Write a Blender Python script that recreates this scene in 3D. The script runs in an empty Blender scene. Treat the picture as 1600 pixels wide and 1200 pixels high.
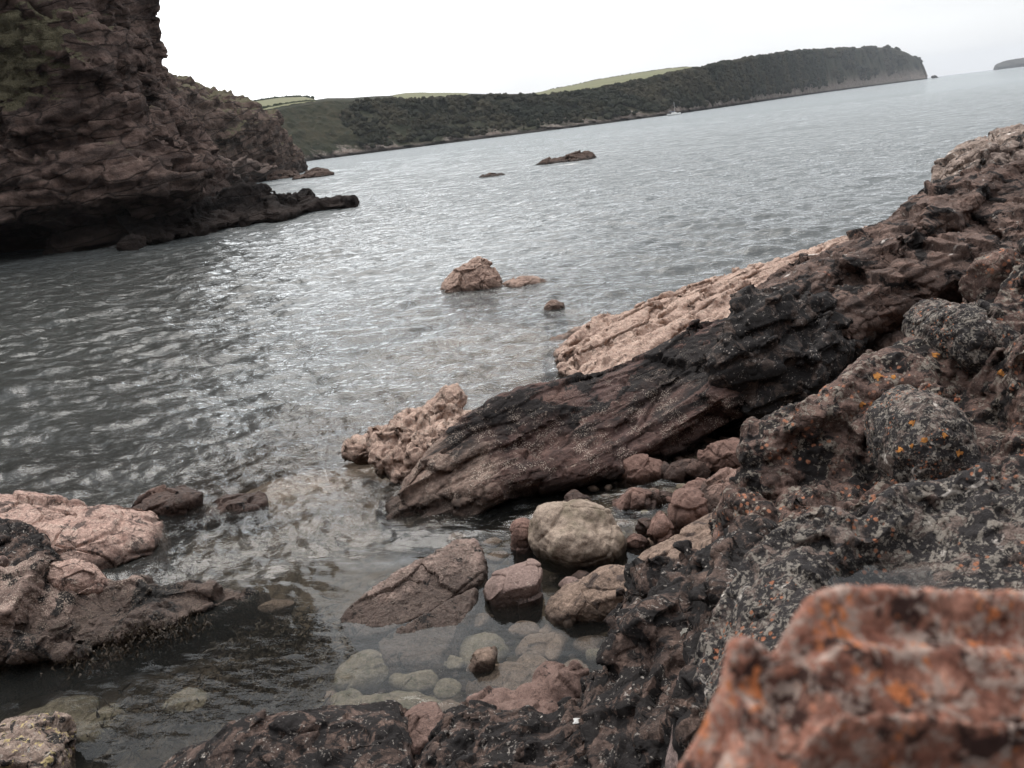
import bpy, math, random, time
import numpy as np
random.seed(7)
T0 = time.time()
sc = bpy.context.scene
COL = sc.collection

# ------------------------------------------------------------------ camera
F = 1340.0; H = 3.5
PITCH = math.radians(16.5); ROLL = math.radians(-6.95)
def _rot():
    a = math.pi/2 - PITCH
    c, s = math.cos(a), math.sin(a)
    Rx = np.array([[1,0,0],[0,c,-s],[0,s,c]])
    c, s = math.cos(ROLL), math.sin(ROLL)
    return Rx @ np.array([[c,-s,0],[s,c,0],[0,0,1]])
RM = _rot()
cam = bpy.data.cameras.new('camera'); co = bpy.data.objects.new('camera', cam); COL.objects.link(co)
from mathutils import Matrix
m4 = Matrix([list(RM[i]) + [0] for i in range(3)] + [[0,0,0,1]])
m4.translation = (0, 0, H)
co.matrix_world = m4
cam.sensor_width = 36.0; cam.lens = 36.0 * F / 1600.0
cam.clip_start = 0.05; cam.clip_end = 60000
cam.dof.use_dof = True; cam.dof.focus_distance = 9.0
cam.dof.aperture_fstop = (cam.lens * 0.001) / 0.0042
sc.camera = co

# ------------------------------------------------------------------ sky, sun, exposure
SUN_EL = math.radians(56); SUN_AZ = math.radians(-18)
GLOW_EL = math.radians(19); GLOW_AZ = math.radians(-13)      # from +Y towards -X : behind the cloud over the bay
w = bpy.data.worlds.new('World'); sc.world = w; w.use_nodes = True
nt = w.node_tree; nt.nodes.clear()
N = nt.nodes.new; L = nt.links.new
out = N('ShaderNodeOutputWorld'); bg = N('ShaderNodeBackground'); bg2 = N('ShaderNodeBackground'); add = N('ShaderNodeMixShader')
sky = N('ShaderNodeTexSky'); sky.sky_type = 'NISHITA'; sky.sun_disc = False
sky.sun_elevation = SUN_EL; sky.sun_rotation = -SUN_AZ * -1.0
L(sky.outputs[0], bg.inputs[0]); bg.inputs[1].default_value = 0.10
tc = N('ShaderNodeTexCoord'); sep = N('ShaderNodeSeparateXYZ'); L(tc.outputs['Generated'], sep.inputs[0])
# overcast layer: broad veil, brighter towards the hidden sun, with faint banks of cloud
mp = N('ShaderNodeMapping'); mp.inputs['Scale'].default_value = (1.3, 1.3, 5.5); L(tc.outputs['Generated'], mp.inputs[0])
nz = N('ShaderNodeTexNoise'); nz.inputs['Scale'].default_value = 2.2; nz.inputs['Detail'].default_value = 7; L(mp.outputs[0], nz.inputs[0])
dot = N('ShaderNodeVectorMath'); dot.operation = 'DOT_PRODUCT'; L(tc.outputs['Generated'], dot.inputs[0])
dot.inputs[1].default_value = (math.sin(SUN_AZ), math.cos(SUN_AZ), 0.3)
ramp = N('ShaderNodeMapRange'); L(dot.outputs['Value'], ramp.inputs[0])
ramp.inputs[1].default_value = 0.1; ramp.inputs[2].default_value = 1.0; ramp.inputs[3].default_value = 0.67; ramp.inputs[4].default_value = 0.96
cl = N('ShaderNodeMapRange'); L(nz.outputs[0], cl.inputs[0]); cl.inputs[1].default_value = 0.35; cl.inputs[2].default_value = 0.68
cl.inputs[3].default_value = 0.93; cl.inputs[4].default_value = 1.06
mul = N('ShaderNodeMath'); mul.operation = 'MULTIPLY'; L(ramp.outputs[0], mul.inputs[0]); L(cl.outputs[0], mul.inputs[1])
cr = N('ShaderNodeMix'); cr.data_type = 'RGBA'; L(ramp.outputs[0], cr.inputs[0])
cr.inputs[6].default_value = (0.90, 0.94, 1.01, 1); cr.inputs[7].default_value = (0.985, 0.985, 0.985, 1)
zen = N('ShaderNodeMapRange'); zen.interpolation_type = 'SMOOTHSTEP'; L(sep.outputs[2], zen.inputs[0]); zen.inputs[1].default_value = 0.60; zen.inputs[2].default_value = 1.0; zen.inputs[3].default_value = 1.0; zen.inputs[4].default_value = 3.0
dsun = N('ShaderNodeVectorMath'); dsun.operation = 'DOT_PRODUCT'; L(tc.outputs['Generated'], dsun.inputs[0])
dsun.inputs[1].default_value = (math.sin(GLOW_AZ)*math.cos(GLOW_EL), math.cos(GLOW_AZ)*math.cos(GLOW_EL), math.sin(GLOW_EL))
glow = N('ShaderNodeMapRange'); glow.interpolation_type = 'SMOOTHSTEP'; L(dsun.outputs['Value'], glow.inputs[0]); glow.inputs[1].default_value = 0.92; glow.inputs[2].default_value = 1.0; glow.inputs[3].default_value = 1.0; glow.inputs[4].default_value = 1.9
mulg = N('ShaderNodeMath'); mulg.operation = 'MULTIPLY'; L(mul.outputs[0], mulg.inputs[0]); L(glow.outputs[0], mulg.inputs[1])
mul2 = N('ShaderNodeMath'); mul2.operation = 'MULTIPLY'; L(mulg.outputs[0], mul2.inputs[0]); L(zen.outputs[0], mul2.inputs[1])
L(cr.outputs[2], bg2.inputs[0]); L(mul2.outputs[0], bg2.inputs[1])
add.inputs[0].default_value = 0.92
L(bg.outputs[0], add.inputs[1]); L(bg2.outputs[0], add.inputs[2]); L(add.outputs[0], out.inputs[0])
sun = bpy.data.lights.new('sun', 'SUN'); sun.energy = 1.5; sun.angle = math.radians(32); sun.color = (1.0, 0.93, 0.86)
so = bpy.data.objects.new('sun', sun); COL.objects.link(so)
from mathutils import Vector
sd = Vector((math.sin(SUN_AZ)*math.cos(SUN_EL), math.cos(SUN_AZ)*math.cos(SUN_EL), math.sin(SUN_EL)))
so.rotation_euler = sd.to_track_quat('Z', 'Y').to_euler(); so.location = (0, 0, 60)
sc.view_settings.view_transform = 'Standard'; sc.view_settings.look = 'None'
sc.view_settings.exposure = 0.36; sc.view_settings.gamma = 1.0
sc.render.engine = 'CYCLES'
sc.cycles.max_bounces = 8; sc.cycles.transparent_max_bounces = 16; sc.cycles.diffuse_bounces = 3
sc.cycles.use_denoising = True; sc.cycles.volume_bounces = 0
sc.cycles.caustics_reflective = False; sc.cycles.caustics_refractive = False

# ------------------------------------------------------------------ placing helpers (photo pixel -> world)
def ray(u, v): return RM @ np.array([(u-800)/F, (600-v)/F, -1.0])
def Z(u, v, z=0.0):
    d = ray(u, v); return np.array([0,0,H]) + d * ((z-H)/d[2])
def Y(u, v, y):
    d = ray(u, v); return np.array([0,0,H]) + d * (y/d[1])
def V(x, y, z): return np.array([x, y, z], float)

# ------------------------------------------------------------------ numpy noise
def _h(ix, iy, iz, seed):
    n = (ix.astype(np.uint32)*np.uint32(374761393) + iy.astype(np.uint32)*np.uint32(668265263) + iz.astype(np.uint32)*np.uint32(2147483647-1) + np.uint32((seed*1274126177) & 0xffffffff))
    n = (n ^ (n >> np.uint32(13))) * np.uint32(1274126177)
    n = (n ^ (n >> np.uint32(16))) * np.uint32(2246822519)
    n = n ^ (n >> np.uint32(15))
    return n.astype(np.float64) / 4294967295.0
def h3(i, seed):
    return _h(i[:,0].astype(np.int64), i[:,1].astype(np.int64), i[:,2].astype(np.int64), seed)
def vnoise(P, seed=0):
    i = np.floor(P).astype(np.int64); f = P - i; f = f*f*f*(f*(f*6-15)+10)
    r = 0
    for a in (0,1):
        wa = f[:,0] if a else 1-f[:,0]
        for b in (0,1):
            wb = f[:,1] if b else 1-f[:,1]
            for c in (0,1):
                wc = f[:,2] if c else 1-f[:,2]
                r = r + wa*wb*wc*_h(i[:,0]+a, i[:,1]+b, i[:,2]+c, seed)
    return r*2-1
def fbm(P, oct=4, seed=0, gain=0.5):
    r = 0; a = 1.0; s = 0
    for k in range(oct):
        r = r + a*vnoise(P*(2.03**k) + 17.3*k, seed+k); s += a; a *= gain
    return r/s*1.6
def ridged(P, oct=4, seed=0):
    r = 0; a = 1.0; s = 0
    for k in range(oct):
        r = r + a*(1-2*np.abs(vnoise(P*(2.07**k) + 9.1*k, seed+k))); s += a; a *= 0.5
    return r/s
def voro(P, seed=0):
    """returns F1, F2, (cell id random a,b,c), offset to feature point"""
    i = np.floor(P).astype(np.int64)
    n = len(P); f1 = np.full(n, 9.0); f2 = np.full(n, 9.0); cid = np.zeros((n,3), np.int64); off = np.zeros((n,3))
    for a in (-1,0,1):
        for b in (-1,0,1):
            for c in (-1,0,1):
                x, y, z = i[:,0]+a, i[:,1]+b, i[:,2]+c
                q = np.stack([x+_h(x,y,z,seed+1), y+_h(x,y,z,seed+2), z+_h(x,y,z,seed+3)], 1)
                d = P-q; dd = np.sqrt((d*d).sum(1))
                m = dd < f1
                f2 = np.where(m, f1, np.minimum(f2, dd)); f1 = np.where(m, dd, f1)
                cid[m] = np.stack([x,y,z],1)[m]; off[m] = d[m]
    return f1, f2, cid, off
def sm(x, a, b):
    t = np.clip((x-a)/(b-a), 0, 1); return t*t*(3-2*t)

def basis(along, up=(0,0,1), s=(1,1,1)):
    """matrix turning world coords into a frame stretched along `along` (bedding)"""
    a = np.array(along, float); a /= np.linalg.norm(a)
    b = np.cross(up, a); b /= np.linalg.norm(b); c = np.cross(a, b)
    return np.array([a/s[0], b/s[1], c/s[2]])

def displace(P, Nn, spec, seed):
    """moves points along their normals by a list of noise layers"""
    P = P.copy()
    for k, L_ in enumerate(spec):
        kind = L_[0]; sd_ = seed*31 + k*7
        M = L_[3] if len(L_) > 3 and L_[3] is not None else np.eye(3)
        Q = (P @ M.T) / L_[1]
        if kind == 'fbm': d = fbm(Q, 4, sd_)
        elif kind == 'fine': d = fbm(Q, 3, sd_, 0.6)
        elif kind == 'ridge': d = ridged(Q, 4, sd_)
        elif kind == 'facet':
            Qw = Q + 0.09*np.stack([vnoise(Q*1.7, sd_+11), vnoise(Q*1.7, sd_+12), vnoise(Q*1.7, sd_+13)], 1)
            f1, f2, c, o = voro(Qw, sd_)
            t = np.stack([h3(c, sd_+5), h3(c, sd_+6), h3(c, sd_+7)], 1)*2-1
            d = (o*t).sum(1)*1.1 + (h3(c, sd_+8)-0.5)*0.9 - 0.34*(1-sm(f2-f1, 0.0, 0.035))
        elif kind == 'crack':
            Qw = Q + 0.25*np.stack([vnoise(Q*1.3, sd_+11), vnoise(Q*1.3, sd_+12), vnoise(Q*1.3, sd_+13)], 1)
            f1, f2, c, o = voro(Qw, sd_)
            d = -(1-sm(f2-f1, 0.0, 0.09)) 
        elif kind == 'lump':
            Qw = Q + 0.2*np.stack([vnoise(Q*1.5, sd_+11), vnoise(Q*1.5, sd_+12), vnoise(Q*1.5, sd_+13)], 1)
            f1, f2, c, o = voro(Qw, sd_)
            d = (0.75 - f1*f1*1.6) * (0.6+0.8*h3(c, sd_+5))
        elif kind == 'pit':
            Qw = Q + 0.3*np.stack([vnoise(Q*1.5, sd_+11), vnoise(Q*1.5, sd_+12), vnoise(Q*1.5, sd_+13)], 1)
            f1, f2, c, o = voro(Qw, sd_)
            mask = sm(fbm(Q*0.23, 2, sd_+3), -0.15, 0.25)
            d = -(1-sm(f1, 0.15, 0.55)) * mask
        elif kind == 'strata':
            t = Q[:,2] + 0.3*fbm(Q*np.array([0.25,0.35,0.2]), 3, sd_)
            i = np.floor(t); f = t-i
            z0 = np.zeros_like(t)
            def hh(j): return _h(j.astype(np.int64), z0.astype(np.int64), z0.astype(np.int64), sd_)
            a = hh(i); b = hh(i+1)
            d = (a + (b-a)*sm(f, 0.78, 1.0))*2-1 - 0.5*(1-sm(np.abs(f-0.8), 0, 0.07))
        amp = L_[2]
        if len(L_) > 4: amp = amp * L_[4](P)
        P = P + Nn * (d*amp)[:,None]
    return P

# ------------------------------------------------------------------ mesh helpers
def mk(name, Vt, Fc, mat, parent=None, smooth=True, mats=None):
    me = bpy.data.meshes.new(name)
    Vt = np.asarray(Vt, np.float32); Fc = np.asarray(Fc, np.int32)
    k = Fc.shape[1]
    me.vertices.add(len(Vt)); me.loops.add(Fc.size); me.polygons.add(len(Fc))
    o = bpy.data.objects.new(name, me); COL.objects.link(o)
    org = np.array([Vt[:,0].mean(), Vt[:,1].mean(), Vt[:,2].min()]) if parent is None else np.zeros(3)
    if parent is not None:
        pm = parent.location; org = np.array([pm.x, pm.y, pm.z])
    me.vertices.foreach_set('co', (Vt-org.astype(np.float32)).ravel())
    me.loops.foreach_set('vertex_index', Fc.ravel())
    me.polygons.foreach_set('loop_start', np.arange(0, Fc.size, k, dtype=np.int32))
    me.polygons.foreach_set('use_smooth', np.full(len(Fc), smooth))
    me.update(calc_edges=True)
    if parent is None: o.location = org
    else: o.parent = parent
    if mat is not None: me.materials.append(mat)
    return o
def tag(o, label=None, cat=None, group=None, kind=None):
    if label: o['label'] = label
    if cat: o['category'] = cat
    if group: o['group'] = group
    if kind: o['kind'] = kind
    return o
def vnormals(Vt, Fc):
    if Fc.shape[1] == 4: n = np.cross(Vt[Fc[:,2]]-Vt[Fc[:,0]], Vt[Fc[:,3]]-Vt[Fc[:,1]])
    else: n = np.cross(Vt[Fc[:,1]]-Vt[Fc[:,0]], Vt[Fc[:,2]]-Vt[Fc[:,0]])
    R = np.zeros_like(Vt)
    for k in range(Fc.shape[1]):
        for a in range(3): R[:,a] += np.bincount(Fc[:,k], n[:,a], len(Vt))
    return R/np.maximum(np.linalg.norm(R, axis=1), 1e-12)[:,None]
def signed_vol(Vt, Fc):
    c = Vt.mean(0)
    a, b, d = Vt[Fc[:,0]]-c, Vt[Fc[:,1]]-c, Vt[Fc[:,2]]-c
    v = (a*np.cross(b, d)).sum()
    if Fc.shape[1] == 4:
        e = Vt[Fc[:,3]]-c; v += (a*np.cross(d, e)).sum()
    return v
def cr_interp(A, counts, cyclic=False):
    """Catmull-Rom along axis 0 of A (n,...,3)"""
    n = len(A); segs = n if cyclic else n-1; outl = []
    for k in range(segs):
        if cyclic: p0, p1, p2, p3 = A[(k-1)%n], A[k], A[(k+1)%n], A[(k+2)%n]
        else: p0, p1, p2, p3 = A[max(k-1,0)], A[k], A[k+1], A[min(k+2,n-1)]
        for t in np.arange(counts[k])/counts[k]:
            c0 = -0.5*t+t*t-0.5*t**3; c1 = 1-2.5*t*t+1.5*t**3; c2 = 0.5*t+2*t*t-1.5*t**3; c3 = -0.5*t*t+0.5*t**3
            te = 0.82
            q = c0*p0+c1*p1+c2*p2+c3*p3
            lin = (1-t)*p1+t*p2
            outl.append(q*te+lin*(1-te))
    if not cyclic: outl.append(A[-1])
    return np.array(outl)
def read_mesh(me):
    Vt = np.zeros(len(me.vertices)*3); me.vertices.foreach_get('co', Vt); Vt = Vt.reshape(-1,3)
    Fc = np.zeros(len(me.loops), np.int32); me.loops.foreach_get('vertex_index', Fc); return Vt, Fc.reshape(-1, len(me.polygons[0].vertices))
def voxel(Vt, Fc, size, smooth=0):
    c = Vt.mean(0); me = bpy.data.meshes.new('tmp'); o = bpy.data.objects.new('tmp', me); COL.objects.link(o)
    k = Fc.shape[1]; me.vertices.add(len(Vt)); me.loops.add(Fc.size); me.polygons.add(len(Fc)); me.vertices.foreach_set('co', (Vt-c).astype(np.float32).ravel()); me.loops.foreach_set('vertex_index', np.ascontiguousarray(Fc, dtype=np.int32).ravel()); me.polygons.foreach_set('loop_start', np.arange(0, Fc.size, k, dtype=np.int32)); me.update(calc_edges=True)
    md = o.modifiers.new('r', 'REMESH'); md.mode = 'VOXEL'; md.voxel_size = size
    if smooth: m_ = o.modifiers.new('s', 'SMOOTH'); m_.factor = 0.5; m_.iterations = smooth
    ev = o.evaluated_get(bpy.context.evaluated_depsgraph_get()); m2 = ev.to_mesh(); V2, F2 = read_mesh(m2); ev.to_mesh_clear()
    bpy.data.objects.remove(o); bpy.data.meshes.remove(me)
    V2 = V2+c
    if signed_vol(V2, F2) < 0: F2 = F2[:, ::-1]
    return V2, F2
def tube(name, rows, res, mat, spec, seed=1, hidden=(), label=None, cat='rock', group=None, kind=None, maxn=1200, post=None, parent=None):
    """closed rock body: rows run along its length, the rows together wrap round it (cyclic)"""
    A = np.array([[np.asarray(p, float) for p in r] for r in rows])       # R x C x 3
    R, C = A.shape[:2]
    rc = []
    for k in range(R):
        if k in hidden: rc.append(8); continue
        l = np.linalg.norm(A[(k+1)%R]-A[k], axis=1); rc.append(int(np.clip(np.percentile(l, 70)/(2*res), 4, 400)))
    vis = [k for k in range(R) if not (k in hidden and (k-1)%R in hidden)]
    cc = []
    for j in range(C-1):
        l = np.linalg.norm(A[vis,j+1]-A[vis,j], axis=1); cc.append(int(np.clip(np.percentile(l, 65)/(2*res), 4, 400)))
    G = cr_interp(A, rc, True)                 # rows
    G = cr_interp(np.swapaxes(G,0,1), cc, False)   # columns first axis
    nc, nr = G.shape[:2]
    Vt = G.reshape(-1, 3)
    j, i = np.meshgrid(np.arange(nr), np.arange(nc-1))
    j2 = (j+1) % nr
    Fc = np.stack([i*nr+j, i*nr+j2, (i+1)*nr+j2, (i+1)*nr+j], -1).reshape(-1, 4)
    # end caps: rings shrinking to the middle
    caps = []
    for end in (0, nc-1):
        ring = G[end]; c = ring.mean(0); base = end*nr; prev = np.arange(nr)+base
        for s_ in (0.66, 0.33, 0.04):
            new = np.arange(nr)+len(Vt); Vt = np.vstack([Vt, c+(ring-c)*s_])
            q = np.stack([prev, new, np.roll(new,-1), np.roll(prev,-1)], 1)
            caps.append(q if end == 0 else q[:, ::-1]); prev = new
        ic = len(Vt); Vt = np.vstack([Vt, c[None]])
        q = np.stack([prev, np.full(nr, ic), np.full(nr, ic), np.roll(prev,-1)], 1)
        # tiny triangle fan written as tris is avoided: leave the 4% pinhole closed by a degenerate-free quad strip
        half = nr//2
        k_ = np.arange(half-1)
        q = np.stack([prev[k_], prev[k_+1], prev[nr-2-k_], prev[nr-1-k_]], 1)
        caps.append(q[:, ::-1] if end == 0 else q)
    Fc = np.vstack([Fc]+caps)
    if signed_vol(Vt, Fc) < 0: Fc = Fc[:, ::-1]
    for it in range(2):
        Nn = vnormals(Vt, Fc)
        part = spec[:max(1, len(spec)//2)] if it == 0 else spec[max(1, len(spec)//2):]
        if part: Vt = displace(Vt, Nn, part, seed+it*50)
        if it == 0: Vt, Fc = voxel(Vt, Fc, res, 0)
    if post is not None: Vt = post(Vt)
    o = mk(name, Vt, Fc, mat, parent)
    tag(o, label, cat if parent is None else None, group, kind)
    print('tube', name, len(Vt), str(label)[:20], round(time.time()-T0, 1))
    return o
_ico = {}
def ico(level):
    if level in _ico: return _ico[level]
    t = (1+5**0.5)/2
    v = np.array([[-1,t,0],[1,t,0],[-1,-t,0],[1,-t,0],[0,-1,t],[0,1,t],[0,-1,-t],[0,1,-t],[t,0,-1],[t,0,1],[-t,0,-1],[-t,0,1]], float)
    f = np.array([[0,11,5],[0,5,1],[0,1,7],[0,7,10],[0,10,11],[1,5,9],[5,11,4],[11,10,2],[10,7,6],[7,1,8],[3,9,4],[3,4,2],[3,2,6],[3,6,8],[3,8,9],[4,9,5],[2,4,11],[6,2,10],[8,6,7],[9,8,1]])
    v /= np.linalg.norm(v, axis=1)[:,None]
    for _ in range(level):
        e = np.vstack([f[:,[0,1]], f[:,[1,2]], f[:,[2,0]]]); es = np.sort(e, 1)
        key = es[:,0]*10**7+es[:,1]; uq, inv = np.unique(key, return_inverse=True)
        mid = (v[uq//10**7]+v[uq%10**7]); mid /= np.linalg.norm(mid, axis=1)[:,None]
        idx = len(v)+inv; n = len(f); a, b, c = idx[:n], idx[n:2*n], idx[2*n:]
        v = np.vstack([v, mid])
        f = np.vstack([np.stack([f[:,0],a,c],1), np.stack([f[:,1],b,a],1), np.stack([f[:,2],c,b],1), np.stack([a,b,c],1)])
    _ico[level] = (v, f); return v, f
import bmesh
def blob_mesh(pts, level, p):
    """rounded convex stone through the given points"""
    pts = np.array(pts, float); c = pts.mean(0)
    bm = bmesh.new()
    for q in pts: bm.verts.new(q-c)
    r = bmesh.ops.convex_hull(bm, input=bm.verts)
    ns, ds = [], []
    for f in bm.faces:
        n = np.array(f.normal[:]); d = float(np.dot(n, np.array(f.verts[0].co[:])))
        if d < 0: n, d = -n, -d
        if d > 1e-6: ns.append(n); ds.append(d)
    bm.free()
    ns = np.array(ns); ds = np.array(ds)
    key = np.round(np.hstack([ns, ds[:,None]]), 3); _, ui = np.unique(key, axis=0, return_index=True)
    ns, ds = ns[ui], ds[ui]
    v, f = ico(level)
    g = np.zeros(len(v))
    for n, d in zip(ns, ds): g += np.maximum(v@n/d, 0)**p
    rr = g**(-1.0/p)
    hull_r = np.full(len(v), 1e9)
    for n, d in zip(ns, ds): hull_r = np.minimum(hull_r, d/np.maximum(v@n, 1e-6))
    rr = rr*np.percentile(hull_r/rr, 72)
    return c + v*rr[:,None], f
def stone(name, pts, mat, spec, seed=1, level=5, p=14, label=None, cat='rock', group=None, parent=None):
    Vt, Fc = blob_mesh(pts, level, p)
    Nn = vnormals(Vt, Fc); h_ = max(1, len(spec)//2)
    Vt = displace(Vt, Nn, spec[:h_], seed)
    if spec[h_:]: Vt = displace(Vt, vnormals(Vt, Fc), spec[h_:], seed+50)
    o = mk(name, Vt, Fc, mat, parent)
    tag(o, label, cat if parent is None else None, group)
    return o
def sil(pts, y, front=0.3, back=0.5, shrink=0.55, sink=0.0):
    """points of a stone from its outline in the photo at depth y: outline ring, smaller rings before and behind"""
    ring = np.array([Y(u, v, y) for u, v in pts]); c = ring.mean(0)
    f = c+(ring-c)*shrink + np.array([0,-front,0]); b = c+(ring-c)*shrink + np.array([0,back,0])
    low = np.array([c+[0,0,-1]])*0 + np.array([[c[0],c[1],ring[:,2].min()-sink]])
    P = [ring, f, b]
    if sink > 0:
        lo = ring[ring[:,2] < np.median(ring[:,2])].copy(); lo[:,2] -= sink; P += [c+(lo-c)*np.array([0.85,0.85,1.0])]
    return np.vstack(P)

# ------------------------------------------------------------------ materials
class G:
    def __init__(s, name):
        s.m = bpy.data.materials.new(name); s.m.use_nodes = True; s.t = s.m.node_tree; s.t.nodes.clear()
        s.pos = s.n('ShaderNodeNewGeometry').outputs['Position']
    def n(s, t, **k):
        x = s.t.nodes.new(t)
        for a, b in k.items(): setattr(x, a, b)
        return x
    def l(s, a, b): s.t.links.new(a, b)
    def put(s, sock, v):
        if v is None: return
        if hasattr(v, 'is_output') or isinstance(v, bpy.types.NodeSocket): s.l(v, sock)
        else: sock.default_value = v
    def noise(s, scale, det=6, rough=0.55, dist=0.0, vec=None, off=0.0):
        x = s.n('ShaderNodeTexNoise'); x.inputs['Scale'].default_value = scale; x.inputs['Detail'].default_value = det
        x.inputs['Roughness'].default_value = rough; x.inputs['Distortion'].default_value = dist
        v = vec or s.pos
        if off: v = s.vec('ADD', v, (off, off*1.7, -off))
        s.l(v, x.inputs['Vector']); return x.outputs['Fac']
    def vec(s, op, a, b):
        x = s.n('ShaderNodeVectorMath', operation=op); s.put(x.inputs[0], a); s.put(x.inputs[1], b); return x.outputs[0]
    def voro(s, scale, feat='F1', vec=None, warp=0.0, rand=1.0):
        x = s.n('ShaderNodeTexVoronoi', feature=feat); x.inputs['Scale'].default_value = scale; x.inputs['Randomness'].default_value = rand
        v = vec or s.pos
        if warp:
            q = s.n('ShaderNodeTexNoise'); q.inputs['Scale'].default_value = scale*1.3; q.inputs['Detail'].default_value = 3; s.l(v, q.inputs[0])
            v = s.vec('ADD', v, s.vec('MULTIPLY', s.vec('SUBTRACT', q.outputs['Color'], (.5,.5,.5)), (warp/scale,)*3))
        s.l(v, x.inputs['Vector']); return x.outputs['Distance']
    def rng(s, x, a, b, c=0.0, d=1.0, smooth=False):
        r = s.n('ShaderNodeMapRange'); r.interpolation_type = 'SMOOTHSTEP' if smooth else 'LINEAR'
        s.put(r.inputs[0], x)
        for k, v in zip((1,2,3,4), (a,b,c,d)): r.inputs[k].default_value = v
        return r.outputs[0]
    def math(s, op, a, b=None, c=None):
        x = s.n('ShaderNodeMath', operation=op); s.put(x.inputs[0], a); s.put(x.inputs[1], b)
        if c is not None: s.put(x.inputs[2], c)
        return x.outputs[0]
    def mix(s, f, a, b, mode='MIX'):
        x = s.n('ShaderNodeMix', data_type='RGBA', blend_type=mode); s.put(x.inputs[0], f)
        for k, v in ((6,a),(7,b)):
            if isinstance(v, tuple): v = v if len(v) == 4 else v+(1,)
            s.put(x.inputs[k], v)
        return x.outputs[2]
    def sepz(s, v=None):
        x = s.n('ShaderNodeSeparateXYZ'); s.l(v or s.pos, x.inputs[0]); return x.outputs
    def bump(s, h, dist, strength=1.0, nrm=None):
        x = s.n('ShaderNodeBump'); x.inputs['Strength'].default_value = strength; x.inputs['Distance'].default_value = dist
        s.put(x.inputs['Height'], h)
        if nrm is not None: s.l(nrm, x.inputs['Normal'])
        return x.outputs[0]
    def finish(s, col, rough, nrm=None, spec=0.35, curve=False, sat=0.70):
        if curve:
            gm_ = s.n('ShaderNodeGamma'); s.l(col, gm_.inputs[0]); gm_.inputs[1].default_value = 1.32
            hs_ = s.n('ShaderNodeHueSaturation'); hs_.inputs['Saturation'].default_value = sat; s.l(gm_.outputs[0], hs_.inputs['Color'])
            col = s.mix(1.0, hs_.outputs[0], (1.60, 1.55, 1.50), 'MULTIPLY')
        b = s.n('ShaderNodeBsdfPrincipled'); s.put(b.inputs['Base Color'], col if not isinstance(col, tuple) else col+(1,)); s.put(b.inputs['Roughness'], rough)
        b.inputs['Specular IOR Level'].default_value = spec
        if nrm is not None: s.l(nrm, b.inputs['Normal'])
        o = s.n('ShaderNodeOutputMaterial'); s.l(b.outputs[0], o.inputs[0]); return s.m

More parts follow.
